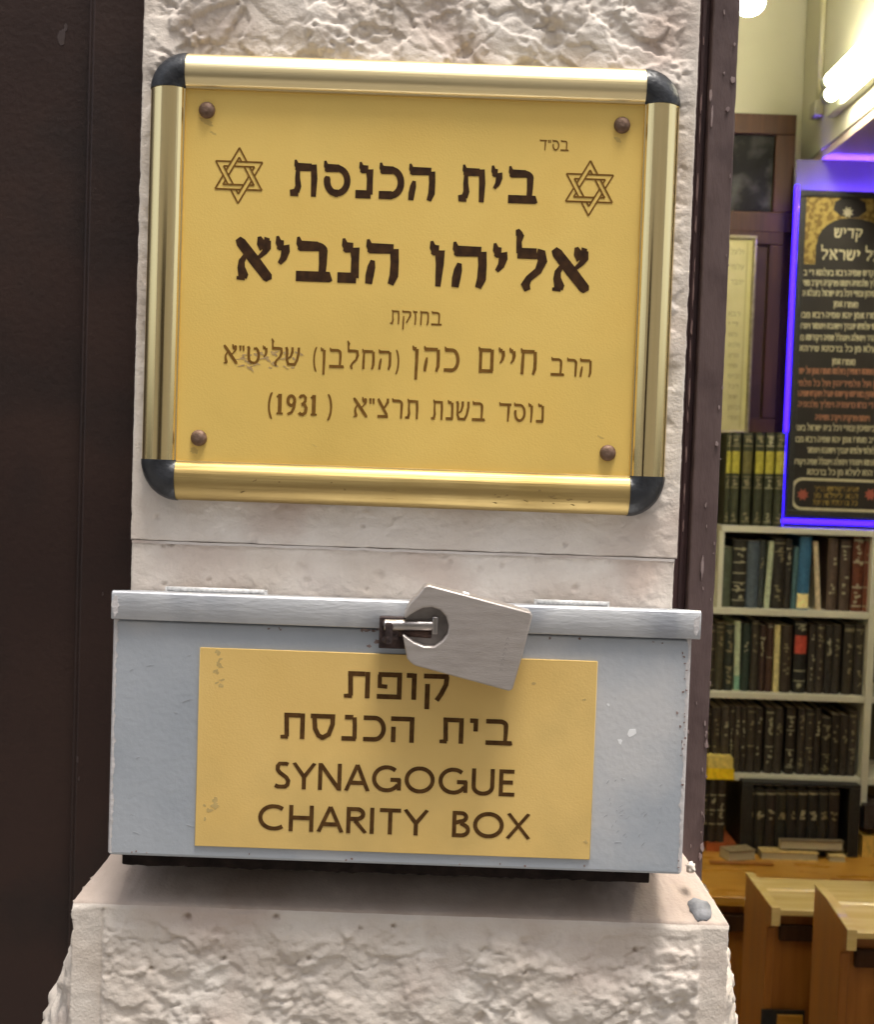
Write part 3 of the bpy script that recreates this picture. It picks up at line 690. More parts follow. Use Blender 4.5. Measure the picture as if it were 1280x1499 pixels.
for k in range(40):
    if k < 28: u, v = rnd.gauss(915, 26), rnd.gauss(1195, 24); rx, rz, ro = rnd.uniform(.0006, .0030), rnd.uniform(.00012, .0004), rnd.uniform(.3, 1.3)
    else: u, v = rnd.choice((rnd.uniform(172, 282), rnd.uniform(882, 995))), rnd.uniform(950, 1250); rx, rz, ro = rnd.uniform(.0008, .005), rnd.uniform(.00015, .0004), rnd.uniform(-.4, .6)
    if 880 < u < 998 or u < 280:
        c = P(u, v, QY); patch(g, c.x, c.z, rx, rz, QY-.00012-.000003*k, QY+.0004, k, 8, .5, rot=ro)
obj('scratch', g, M_scratch, body)
g = bmesh.new()
for k, (u, v, rx, rz) in enumerate(((925, 1073, .0042, .0052), (908, 1086, .0022, .0032), (891, 1032, .0014, .0022))):
    c = P(u, v, QY); patch(g, c.x, c.z, rx, rz, QY-.00016, QY+.0004, 90+k, 9, .6, rot=.4*k)
obj('paint_flake', g, M_flake, body)
g = bmesh.new(); LX0, LX1 = -.2430, .2020                       # lid with a folded lip
xprism(g, [(-.0005, 1.4885), (-.0005, 1.4865), (-.0868, 1.4955), (-.0868, 1.4757), (-.0890, 1.4757), (-.0895, 1.4767), (-.0895, 1.4955), (-.0886, 1.4968), (-.0870, 1.4975)], LX0, LX1)
box(g, LX0, LX0+.0018, -.0867, -.0006, 1.4757, 1.4862); box(g, LX1-.0018, LX1, -.0867, -.0006, 1.4757, 1.4862)
lid = obj('lid', g, M_zinc_lid, cb, bevel=.0008)
for u0, u1, v in ((243, 392, 864), (782, 892, 884)):            # bright hinge leaves at the back of the lid
    a, b = P(u0, v, -.004), P(u1, v, -.004)
    g = bmesh.new(); xs_ = lin(a.x, b.x, .0022)
    prism(g, [(x, 1.4886) for x in xs_] + [(x, 1.4930 + .0012*noise.noise(Vector((x*120, 3, 0))) - .0022*max(0, noise.noise(Vector((x*45, 8, 0)))*2)) for x in xs_[::-1]], -.0075, -.004)
    tube(g, [(a.x+.002, -.0085, 1.4915), (b.x-.002, -.0085, 1.4915)], .0020, 10)
    obj('hinge', g, mat('bright_hinge', (.80, .79, .77), .5, .2, (.55, .54, .52), 300, .0004, 300), lid)
for x0, x1, sd_ in ((LX0+.0004, LX0+.006, 1), (LX1-.006, LX1-.0004, 2)):
    g = bmesh.new(); patch(g, (x0+x1)/2, 1.4862, (x1-x0)*.55, .0095, -.0898, -.0890, sd_, 18, .4); obj('worn_edge', g, M_wear, lid)
BY_ = QY-.0016
a, b, c, d = P(292, 948, BY_), P(877, 968, BY_), P(863, 1257, BY_), P(285, 1240, BY_)
M_plate2 = mat('matt_brass_plate', (.73, .49, .155), .5, .15, (.77, .53, .18), 12, .00012, 700, col3=(.62, .43, .145), detail=9, scale3=7)
bp_ = obj('name_plate', BOX((a.x+d.x)/2, (b.x+c.x)/2, BY_, QY+.0002, (c.z+d.z)/2, (a.z+b.z)/2), M_plate2, cb, bevel=.0004, seg=1)
M_ink2 = mat('umber_engraving', (.060, .027, .007), .7, 0, (.10, .048, .013), 180, spec=.12)
write(bp_, BY_, [('קופת', 503, 659, 1021, 1026, 39)], M_ink2, h=.165, v=.165, tick=0, gap=.12)
write(bp_, BY_, [('בית', 643, 751, 1088, 1091, 38), ('הכנסת', 410, 609.5, 1081, 1087, 38)], M_ink2, h=.165, v=.165, tick=0, gap=.13)
write(bp_, BY_, [('SYNAGOGUE', 400, 756, 1154, 1166, 40)], M_ink2, kind='lat', h=.14, v=.14, tick=0, gap=.06)
write(bp_, BY_, [('CHARITY', 375, 626, 1216, 1222, 39), ('BOX', 660, 776, 1225, 1229, 39)], M_ink2, kind='lat', h=.14, v=.14, tick=0, gap=.06)
g = bmesh.new(); rnd = random.Random(8)
for k in range(26):
    if k < 9: u, v = rnd.uniform(314, 328), rnd.uniform(953, 984)
    elif k < 12: u, v = rnd.uniform(316, 326), rnd.uniform(994, 1004)
    elif k < 23: u, v = rnd.gauss(312, 8), rnd.gauss(1180, 9)
    else: u, v = (782, 856, 858)[k-23], (1000, 1024, 1232)[k-23]
    c = P(u, v, BY_); patch(g, c.x, c.z, rnd.uniform(.0012, .0036), rnd.uniform(.001, .0028), BY_-.00006-.000004*k, BY_+.0003, k, 10, .55, rot=rnd.uniform(-.5, .5))
obj('tape_residue', g, mat('tape_residue', (.47, .33, .12), .7, .1, (.54, .39, .15), 200), bp_)
M_gap_shade = mat('gap_shade_black', (.014, .010, .009), .85, 0, (.03, .021, .018), 60, .0008, 200, spec=.1)
br = bmesh.new(); pr = None  # ragged near-black strip that paints in the shaded gap under the box
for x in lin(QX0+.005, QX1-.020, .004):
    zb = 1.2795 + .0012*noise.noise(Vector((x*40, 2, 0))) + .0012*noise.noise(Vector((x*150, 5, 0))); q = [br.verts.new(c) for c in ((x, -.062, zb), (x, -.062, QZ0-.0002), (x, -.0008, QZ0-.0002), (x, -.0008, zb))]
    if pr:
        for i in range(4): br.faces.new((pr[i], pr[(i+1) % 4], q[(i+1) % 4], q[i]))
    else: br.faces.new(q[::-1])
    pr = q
br.faces.new(pr); obj('gap_shade_strip', br, M_gap_shade, cb, bevel=.001)
hs = bmesh.new(); a, b = P(556, 903, -.097), P(597, 950, -.097)
box(hs, a.x, b.x, -.0985, -.0897, b.z, a.z)
c = P(572, 926, -.105); tube(hs, [(c.x-.004, -.099, c.z+.006), (c.x-.001, -.112, c.z+.006), (c.x-.001, -.112, c.z-.006), (c.x-.004, -.099, c.z-.006)], .0030, 10)
hasp = obj('hasp', hs, mat('burnt_iron', (.022, .012, .011), .75, .2, (.06, .035, .03), 140, .001, 240), cb, bevel=.001)
g = bmesh.new(); rnd = random.Random(5)
for k in range(9):
    c = P(rnd.uniform(530, 566), rnd.uniform(916, 947), QY); patch(g, c.x, c.z, rnd.uniform(.001, .004), rnd.uniform(.0006, .0022), QY-.0002-.000005*k, QY+.0004, k+200, 9, .6)
for k in range(46):
    v = rnd.uniform(945, 1278); u = 1007 - (v-935)*.021 - abs(rnd.gauss(0, 3.5)) if k < 26 else rnd.uniform(170, 990)
    if k >= 26: v = (908 + (u-165)*.0355 + rnd.uniform(1, 5)) if k < 36 else 1247 + (u-160)*.036 - rnd.uniform(0, 5)
    c = P(u, v, QY)
    if QX0+.002 < c.x < QX1-.0012 and QZ0+.002 < c.z < 1.4752: patch(g, c.x, c.z, rnd.uniform(.0005, .0014), rnd.uniform(.0004, .0016), QY-.00032-.000005*k, QY+.0004, k+400, 8, .6)
obj('rust_stain', g, mat('rust_stain', (.16, .10, .085), .8, 0, (.30, .235, .22), 200), body)

# ---------------------------------------------------------------- padlock
Z6 = lambda p: (lambda c: (c.x, c.z))(P(520+p[0]*.4219, 830+p[1]*.4219, -0.1135))
M_lock = mat('satin_nickel', (.42, .375, .345), .38, .6, (.48, .435, .405), 40, .00018, 300, stretch=(1, 1, 6))
pad = empty('padlock', (P(690, 930, -0.1050).x, -0.1030, P(690, 1000, -0.1050).z), 'silver shutter padlock hanging askew from the hasp of the grey box', 'padlock')
out = [(246, 60), (432, 110), (620, 160), (584, 298), (545, 434), (360, 384), (200, 341), (180, 318), (164, 233), (205, 262), (240, 276), (275, 276), (302, 258), (321, 232), (325, 205), (316, 172), (296, 150), (268, 140), (236, 142), (205, 158), (172, 180), (168, 168), (186, 128), (216, 98)]
soft = []
for i, p in enumerate(out):                                     # round the outer corners
    if i < 7:
        a_, b_ = out[i-1], out[i+1]; r_ = 13
        for q, t in ((a_, 1), (p, 0), (b_, 1)):
            if t: d_ = math.hypot(q[0]-p[0], q[1]-p[1]); soft.append((p[0]+(q[0]-p[0])*min(.45, r_/d_), p[1]+(q[1]-p[1])*min(.45, r_/d_)))
            else: c_ = [(a_[j]-p[j])/math.dist(a_, p)+(b_[j]-p[j])/math.dist(b_, p) for j in (0, 1)]; soft.append((p[0]+c_[0]*4, p[1]+c_[1]*4))
    else: soft.append(p)
pts = [Z6(p) for p in soft][::-1]
g = bmesh.new(); prism(g, pts, -0.1135, -0.0905); lb = obj('lock_body', g, M_lock, pad, bevel=.0017, seg=3)
rim = [(205, 262), (240, 276), (275, 276), (302, 258), (321, 232), (325, 205), (316, 172), (296, 150), (268, 140), (236, 142), (205, 158)]
core = [(175, 150), (205, 120), (300, 130), (340, 200), (300, 285), (220, 285), (170, 240)]
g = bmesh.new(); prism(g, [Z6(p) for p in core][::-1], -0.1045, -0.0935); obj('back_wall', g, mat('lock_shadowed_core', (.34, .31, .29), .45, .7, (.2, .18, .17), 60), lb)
def bar(p, q, r, y, m, n):
    a, b = Z6(p), Z6(q); g = bmesh.new(); tube(g, [(a[0], y, a[1]), (b[0], y, b[1])], r, 14); return obj(n, g, m, pad, bevel=.0006)
bar((100, 205), (282, 207), .0042, -0.1065, M_steel, 'shackle')
bar((150, 232), (265, 240), .0036, -0.1025, M_rust, 'bolt')
g = bmesh.new(); c = Z6((275, 205)); box(g, c[0]-.0015, c[0]+.0028, -0.1110, -0.1020, c[1]-.0065, c[1]+.0065); obj('bolt_socket', g, M_steel, lb, bevel=.0008)
g = bmesh.new(); rnd = random.Random(2)                         # faint stamped marks along the right edge
for k in range(7):
    q = (530-k*4, 250+k*18); a = Z6(q); ribbon(g, [(a[0]-.0012, a[1]-.001), (a[0], a[1]+.0012), (a[0]+.0012, a[1]-.0006)], [.0004]*3, lambda x, z, yy: (x, -0.1135-yy, z), -.0004, .00006)
obj('stamped_marks', g, mat('stamp', (.36, .33, .31), .5, .7), lb)
g = bmesh.new(); c = P(681, 871, -0.0950); patch(g, c.x, c.z, .0042, .003, -0.1040, -0.0940, 7, 10, .3); obj('turning_knob', g, M_flake, pad, bevel=.001)
# ---------------------------------------------------------------- prayer hall seen through the doorway
M_shelf = mat('painted_shelf', (.70, .67, .54), .5, 0, (.74, .71, .58), 14, .0006, 120)
M_backp = mat('shelf_back', (.10, .085, .05), .7, 0, (.14, .115, .07), 10)
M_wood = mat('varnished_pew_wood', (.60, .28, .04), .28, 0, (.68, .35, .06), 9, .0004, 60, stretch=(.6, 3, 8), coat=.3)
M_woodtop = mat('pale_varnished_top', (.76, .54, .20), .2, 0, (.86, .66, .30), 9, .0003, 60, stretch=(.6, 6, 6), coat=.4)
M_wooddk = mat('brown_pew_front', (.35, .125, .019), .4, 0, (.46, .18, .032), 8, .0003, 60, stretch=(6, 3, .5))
M_cab = mat('dark_cabinet_wood', (.045, .018, .008), .5, 0, (.068, .028, .012), 9, .0005, 60, stretch=(6, 3, .5), spec=.2)
M_black = mat('black_leatherette', (.018, .017, .015), .5, 0, (.032, .030, .026), 90, .0006, 300)
M_gilt = mat('gilt_stamping', (.36, .31, .18), .5, .2, (.20, .17, .09), 240)
M_giltp = mat('pale_gilt', (.52, .49, .34), .5, .2, (.36, .33, .2), 240)
M_pages = mat('page_block', (.55, .48, .33), .8, 0, (.62, .55, .40), 200, stretch=(1, 1, 12))
M_gold = mat('gold_pattern', (.46, .33, .08), .5, .2, (.22, .14, .03), 55, lo=.45, hi=.55)
M_posterblack = mat('poster_black', (.020, .016, .012), .45, 0, (.028, .022, .016), 20)
M_letter = mat('poster_ivory', (.56, .50, .30), .6, 0, (.64, .58, .37), 60)
M_letterred = mat('poster_copper', (.40, .17, .085), .6, 0, (.46, .21, .11), 60)
M_led = glow('violet_led', (.028, .006, 1.0), 3.2)
M_tube = glow('lit_tube', (1.0, .95, .79), 27.0)
M_bulb = glow('lit_bulb', (.86, 1.0, .80), 10.0)
BYF, BYB = 3.0, 3.28                                            # bookcase front and back

# bookcase with four boards
Zs = [P(1150, 772, BYF).z, P(1150, 893, BYF).z, P(1150, 1016, BYF).z, P(1150, 1136, BYF).z]
xl = P(1052, 890, BYF).x; xr = P(1273, 1000, BYF).x
bk = empty('bookcase', (1.2, 3.1, -.25), 'cream painted bookcase full of dark books at the back of the hall', 'bookcase')
for k, z in enumerate(Zs):
    obj('shelf', BOX(P(1076, 1136, BYF).x if k == 3 else xl-.26*(k in (1, 2)), xr-.012 if k in (1, 2, 3) else 2.1, BYF, BYB, z-.021, z), M_shelf, bk, bevel=.0015)
obj('upright', BOX(xl-.004, xl+.012, BYF+.004, BYB, Zs[1], Zs[0]-.0215), M_shelf, bk)
obj('upright', BOX(xr-.011, xr+.012, BYF-.003, BYB, .52, Zs[0]-.0215), M_shelf, bk, bevel=.0015)
obj('upright', BOX(2.06, 2.09, BYF, BYB, -.24, Zs[0]-.0215), M_shelf, bk)
obj('back_panel', BOX(xl-.3, 2.09, BYB+.001, BYB+.015, -.24, Zs[0]-.004), M_backp, bk)
for k in (1, 2, 3): obj('shelf', BOX(xr+.013, 2.059, BYF, BYB, Zs[k]-.021, Zs[k]), M_shelf, bk, bevel=.0015)

BK = {}
def cover(rgb):
    if rgb not in BK:
        c = S_(*rgb); BK[rgb] = mat('cover_%d_%d_%d' % rgb, tuple(max(.008, q*1.55) for q in c), .5, 0, tuple(q*2.2+.008 for q in c), 60, .0004, 250)
    return BK[rgb]
def book(u0, u1, vt, z, y, rgb, label, bands=(), lean=0, group=None, depth=.165, low=None, patch_=None, blot=(), name='book'):
    """an upright volume: rounded spine towards the room, covers, page block, gilt bands (fractions of the height)"""
    um = (u0+u1)/2; x0, x1 = P(u0, 900, y).x, P(u1, 900, y).x; h = max(.04, P(um, vt, y).z - z); wd = x1-x0-.0012
    M = Matrix.Translation(((x0+x1)/2, y, z)) @ Matrix.Rotation(math.radians(lean), 4, 'Y')
    g = bmesh.new(); n = 6; rv = min(wd*.22, .007)
    sec = [(-wd/2 + wd*k/n, -rv*math.sin(math.pi*k/n)) for k in range(n+1)]
    sec2 = sec + [(wd/2, depth), (-wd/2, depth)]
    def loft(s, za, zb, mi):
        a = [g.verts.new(M @ Vector((x, yy, za))) for x, yy in s]; b = [g.verts.new(M @ Vector((x, yy, zb))) for x, yy in s]
        for i in range(len(s)): g.faces.new((a[i], a[(i+1) % len(s)], b[(i+1) % len(s)], b[i])).material_index = mi
        g.faces.new(a[::-1]).material_index = mi; g.faces.new(b).material_index = mi
    loft(sec2, 0, h, 0)
    t = min(.003, wd*.15); box(g, -wd/2+t, wd/2-t, .006, depth-.004, h-.0006, h+.0002, 2, M)
    for f0, f1 in bands:
        s3 = [(x*.97, yy-.0010) for x, yy in sec]; s3 = s3 + [(x, yy+.0007) for x, yy in s3[::-1]]
        loft(s3, h*f0, h*f1, 1)
    rnd = random.Random(int(u0*7+vt))
    for f0, f1 in blot:                                          # blocked gilt ornaments / worn titles
        for q in range(rnd.randint(5, 12)):
            zz = h*(f0+(f1-f0)*rnd.random()); xx = rnd.uniform(-.22, .22)*wd; r = rnd.uniform(.05, .17)*wd
            dd = -rv*math.sin(math.pi*(xx/wd+.5))
            box(g, xx-r, xx+r, dd-.0014-q*.0001, dd+.001, zz-rnd.uniform(.001, .005), zz+rnd.uniform(.001, .005), 1, M)
    o = obj(name, g, [cover(rgb), M_gilt if u0 % 2 < 1 else M_giltp, M_pages])
    tag(o, label, 'book', group)
    if patch_:
        f0, f1, c = patch_; g = bmesh.new(); s3 = [(x*.98, yy-.0016) for x, yy in sec]; s3 = s3 + [(x, yy+.0012) for x, yy in s3[::-1]]
        a = [g.verts.new(M @ Vector((x, yy, h*f0))) for x, yy in s3]; b = [g.verts.new(M @ Vector((x, yy, h*f1))) for x, yy in s3]
        for i in range(len(s3)): g.faces.new((a[i], a[(i+1) % len(s3)], b[(i+1) % len(s3)], b[i]))
        g.faces.new(a[::-1]); g.faces.new(b); obj('spine_label', g, cover(c), o)
    return o
ORD = ['first', 'second', 'third', 'fourth', 'fifth', 'sixth', 'seventh', 'eighth', 'ninth', 'tenth', 'eleventh', 'twelfth', 'thirteenth', 'fourteenth', 'fifteenth', 'sixteenth', 'seventeenth', 'eighteenth']
B1 = ((.86, .88), (.66, .675), (.36, .375), (.1, .115)); B2 = ((.90, .925), (.62, .64), (.30, .32), (.06, .08)); b1 = ((.55, .8),); b2 = ((.1, .35), (.6, .9)); b3 = ((.2, .85),)
zc = lambda a: 1000 + a*.2534
yc = lambda a: 740 + a*.2534
row1 = [(205, 272, 238, (62, 66, 52), 'plain dark grey-green book', (), 0, ()), (276, 356, 198, (28, 25, 20), 'thick black book with a ladder of pale gilt bands', B1+((.5, .52), (.25, .27)), 0, b2),
        (359, 428, 203, (62, 70, 78), 'wide plain slate-blue book', (), 0, ()), (430, 462, 203, (44, 47, 46), 'narrow dark grey book with faint title', (), 0, b1),
        (466, 500, 205, (146, 152, 128), 'thin pale grey-green book', (), 2, ()), (508, 580, 188, (32, 27, 22), 'black book with worn gilt title', ((.92, .94), (.8, .815)), 0, b2),
        (581, 618, 196, (34, 30, 26), 'narrow black book with gilt dots', ((.86, .88),), 0, b1), (622, 652, 240, (58, 84, 88), 'short narrow teal book', (), 1, ()),
        (654, 722, 178, (44, 84, 112), 'blue book with a cream label at its foot', (), 1, ()), (770, 800, 208, (168, 152, 126), 'thin pinkish-cream book leaning to the left', (), -5, ()),
        (826, 884, 190, (66, 52, 44), 'dark brown book with faint gilt', (), 0, b3), (896, 958, 198, (58, 44, 36), 'brown book with dotted gilt spine', ((.9, .915),), 0, b3),
        (968, 1034, 160, (74, 34, 18), 'red-brown book with broad gilt bands', B2, 0, b2), (1036, 1104, 160, (78, 36, 18), 'red-brown book with broad gilt bands, nearest the frame', B2, 0, b2),
        (1106, 1160, 165, (70, 32, 18), 'red-brown book partly cut off', B2, 0, b2)]
names = []
def shelf_row(row, z, y, where, group):
    n = len(row)
    for k, (a, b, t, rgb, lab, bands, lean, blot) in enumerate(row):
        book(zc(a), zc(b), yc(t), z+.0005, y, rgb, f'{lab}, {ORD[k]} from left on {where}', bands, lean, group, patch_=PATCH.get((where, k)), blot=blot)
PATCH = {('top shelf', 8): (.02, .22, (196, 182, 130)), ('middle shelf', 8): (.58, .84, (150, 62, 44)), ('middle shelf', 5): (.5, .56, (110, 40, 30))}
shelf_row(row1, Zs[1], BYF+.03, 'top shelf', 'books on the top shelf')
row2 = [(150, 198, 690, (46, 40, 30), 'dark brown book beside the doorframe', B2, 0, ()), (200, 250, 678, (52, 48, 34), 'olive-black book with gilt lines', ((.93, .95), (.86, .87)), 0, b1), (254, 304, 690, (30, 34, 28), 'blackish book with gilt dots', ((.9, .92), (.6, .62), (.35, .37)), 0, b2),
        (312, 348, 668, (150, 158, 132), 'thin pale grey-green book with teal foot', (), -1, ()), (355, 400, 682, (30, 40, 34), 'dark green book', (), 0, b1), (404, 450, 664, (44, 38, 30), 'black book with pale title block', ((.95, .97),), 0, b1),
        (454, 490, 692, (46, 30, 24), 'narrow maroon-black book', ((.8, .82),), 0, b1), (494, 534, 684, (52, 32, 24), 'dark brown book with reddish lines', ((.95, .97), (.5, .515)), 0, ()), (540, 576, 690, (172, 160, 112), 'thin cream book', (), -.5, ()),
        (580, 640, 694, (44, 34, 26), 'dark brown book with speckled spine', (), 0, b3), (654, 726, 668, (24, 22, 20), 'black book with a red spine label', ((.95, .965), (.3, .32), (.16, .175)), 0, ((.86, .95), (.08, .14))),
        (738, 782, 690, (42, 36, 30), 'blackish book with dull title', (), 0, b3), (784, 828, 684, (46, 38, 32), 'dark brown book with gilt top', ((.93, .96),), 0, b3), (834, 878, 690, (36, 31, 26), 'plain black book', (), 0, b1), (880, 924, 692, (40, 34, 28), 'matt black book', (), 0, b1),
        (940, 1000, 688, (40, 34, 26), 'black book with a bright gilt heading', ((.9, .95),), 0, b3), (1004, 1060, 690, (38, 32, 24), 'black book with three gilt flowers', ((.92, .94),), 0, b2)]
PATCH[('middle shelf', 3)] = (.02, .22, (104, 140, 122)); PATCH.pop(('middle shelf', 8)); PATCH.pop(('middle shelf', 5)); PATCH[('middle shelf', 10)] = (.55, .80, (150, 58, 44))
shelf_row(row2, Zs[2], BYF+.03, 'middle shelf', 'books on the middle shelf')
row3 = []
edges = [150, 196, 250, 302, 328, 366, 402, 452, 494, 508, 562, 612, 628, 684, 696, 742, 792, 832, 836, 892, 946, 994, 1042]
tops = [1180, 1170, 1165, 1162, 1162, 1168, 1165, 1172, 1180, 1170, 1172, 1168, 1172, 1176, 1176, 1180, 1172, 1225, 1230, 1212, 1212, 1190]
labs = ['blackish book beside the doorframe', 'dark grey book with gilt specks', 'black book with a gilt top line', 'narrow grey-edged book', 'dark brown book', 'blackish brown book', 'plain black book', 'narrow brown-black book', 'very thin dark book', 'black book with gilt medallions', 'matt black book', 'very thin black book', 'black book with bright white dots', 'very thin brown book', 'dark brown book with two gilt dots', 'dark grey book with gilt lines', 'narrow black book with dull gilt', 'very thin dark grey book', 'shorter black book with pale gilt bands', 'shorter dark brown book', 'short black book', 'plain dark brown book against the upright']
rnd = random.Random(21)
for k in range(len(edges)-1):
    if labs[k].startswith('very thin'): continue
    c = rnd.randint(30, 52); row3.append((edges[k]+2, edges[k+1]-1, tops[k], (c, c-7, c-14), labs[k], B1 if k in (12, 18) else (((.92, .94), (.4, .42)) if k % 3 == 0 else ()), 0, b2 if k in (9, 12, 14, 18) else (b3 if k % 2 else b1)))
PATCH.clear()
shelf_row(row3, Zs[3], BYF+.03, 'lower shelf', 'books on the lower shelf')
# the five-volume set on top of the bookcase
for k, (a, b) in enumerate(((1054, 1061), (1062, 1074), (1078, 1092), (1096, 1109), (1111, 1124), (1126, 1140))):
    o = book(a, b, 633, Zs[0]+.0005, BYF+.02, (44, 46, 30), f'dark green volume with gold panel, {ORD[k]} of the row on the bookcase', ((.955, .965), (.85, .865), (.52, .53), (.40, .415), (.04, .05)), 0, 'matching green volumes on top of the bookcase', patch_=(.56, .80, (132, 124, 44) if k != 2 else (84, 78, 40)), blot=((.88, .95), (.43, .5), (.05, .14)))

# desk along the wall, and what stands on it
dz = P(1150, 1246, BYF).z
dk = empty('wall_desk', (1.2, 2.8, -.25), 'long varnished wooden desk below the bookcase, behind the pews', 'desk')
fz = P(1060, 1313, 2.62)
g = bmesh.new(); xprism(g, [(BYF+.27, dz-.03), (BYF+.27, dz), (2.86, dz), (2.62, fz.z), (2.62, fz.z-.028)], .62, 2.05); obj('desk_top', g, M_wood, dk, bevel=.002)
a, b = P(1034, 1263, 2.9), P(1126, 1263, 2.9)
obj('groove', BOX(a.x, b.x, 2.84, 2.862, dz+.0005, dz+.006), M_wooddk, dk, bevel=.001)
a = P(1210, 1277, 2.8); zz_ = lambda y: fz.z+(dz-fz.z)*(y-2.62)/.24
g = bmesh.new(); xprism(g, [(2.70, zz_(2.70)+.0005), (2.70, zz_(2.70)+.006), (2.76, zz_(2.76)+.006), (2.76, zz_(2.76)+.0005)], a.x, 1.75); obj('groove', g, M_wooddk, dk, bevel=.001)
obj('front_panel', BOX(.62, 2.05, 2.66, 2.68, -.25, fz.z-.02), M_wooddk, dk)
obj('rail', BOX(.62, 2.05, 2.63, 2.658, fz.z-.11, fz.z-.06), M_cab, dk, bevel=.002)
def slab(u0, u1, v0, v1, y, depth, rgb, label, zb=None, rz=0, pages=True, mid=None):
    a, b = P(u0, v1, y), P(u1, v0, y); z0 = zb if zb is not None else a.z
    h = max(.008, b.z-a.z); wd = b.x-a.x; M = Matrix.Translation((a.x+wd/2, y, z0)) @ Matrix.Rotation(math.radians(rz), 4, 'Z')
    g = bmesh.new(); t = min(.003, h*.2); box(g, -wd/2, wd/2, 0, depth, 0, t, 0, M); box(g, -wd/2, wd/2, 0, depth, h-t, h, 0, M); box(g, -wd/2+.001, wd/2-.004, .003, depth-.001, t, h-t, 1 if pages else 0, M)
    if not pages: box(g, -wd/2, wd/2, -.002, .003, 0, h, 0, M)
    return tag(obj('book', g, [cover(rgb), M_pages]), label, 'book'), z0+h
dzt = dz+.0006
zst = dzt
o, zst = slab(1035, 1079, 1233, 1244, 2.97, .15, (132, 66, 30), 'reddish brown book lying flat under the three upright books', zst, 0, False); zst += .0006
for k, (a, b) in enumerate(((1036, 1050), (1051, 1062), (1063, 1075))):
    book(a, b, 1141, zst, 2.98, (30+4*k, 26+2*k, 22), f'black dotted book standing under the yellow books, {ORD[k]} of three', ((.74, .76), (.5, .52), (.28, .30)), 0, 'upright books left of the black set', depth=.13, blot=((.3, .75),))
ztop = P(1055, 1141, 2.98).z+.0012
o, z2 = slab(1036, 1076, 1114, 1129, 2.975, .14, (190, 160, 20), 'bright yellow book lying under the cream one', ztop, 0, False)
o, z3 = slab(1037, 1075, 1098, 1112, 2.975, .14, (178, 158, 84), 'cream-yellow book lying on top of the left stack', z2+.0006, 0, False)
cs = empty('slipcase', (P(1172, 1230, 2.96).x, 3.0, dzt), 'black open slipcase holding a row of matching black volumes', 'slipcase')
a, b = P(1084, 1238, 2.955), P(1262, 1150, 2.955); zc0 = dzt; zh = b.z
obj('case_side', BOX(a.x, a.x+.036, 2.955, 3.16, zc0, zh-.012), M_black, cs, bevel=.002); obj('case_side', BOX(b.x-.036, b.x, 2.955, 3.16, zc0, zh-.012), M_black, cs, bevel=.002)
obj('case_top', BOX(a.x, b.x, 2.955, 3.16, zh-.0115, zh), M_black, cs, bevel=.002); obj('case_back', BOX(a.x+.0365, b.x-.0365, 3.15, 3.16, zc0, zh-.012), M_black, cs)
for k in range(9):
    u0 = 1104 + k*15.5; book(u0, u0+15, 1156.5, zc0+.0005, 2.965, (27+k % 3*2, 25+k % 2*2, 23), f'black volume with a silver head line, {ORD[k]} from left in the slipcase', ((.93, .955),), 0, 'matching black volumes in the slipcase', depth=.17, blot=((.55, .68),))
slab(1116, 1201, 1235, 1244, 2.90, .05, (168, 146, 96), 'long cream booklet lying in front of the slipcase', dzt, 0)
slab(1144, 1238, 1223, 1233, 2.92, .03, (96, 84, 66), 'grey-brown booklet leaning on the cream one', dzt+.030, 2)
slab(1216, 1241, 1236, 1244, 2.90, .05, (170, 150, 104), 'short cream booklet right of the long one', dzt, -3)
slab(1066, 1112, 1226, 1239, 2.88, .06, (120, 106, 82), 'grey open booklet beside the black slipcase', dzt, 18)
slab(1263, 1300, 1214, 1244, 2.96, .14, (168, 138, 70), 'thick tan book lying right of the slipcase', dzt, 0, False)
slab(1266, 1300, 1178, 1211, 2.96, .14, (40, 34, 34), 'thick blackish book lying on the tan book', P(1280, 1214, 2.96).z+.0006+max(0, dzt-P(1263, 1244, 2.96).z), 0, False)

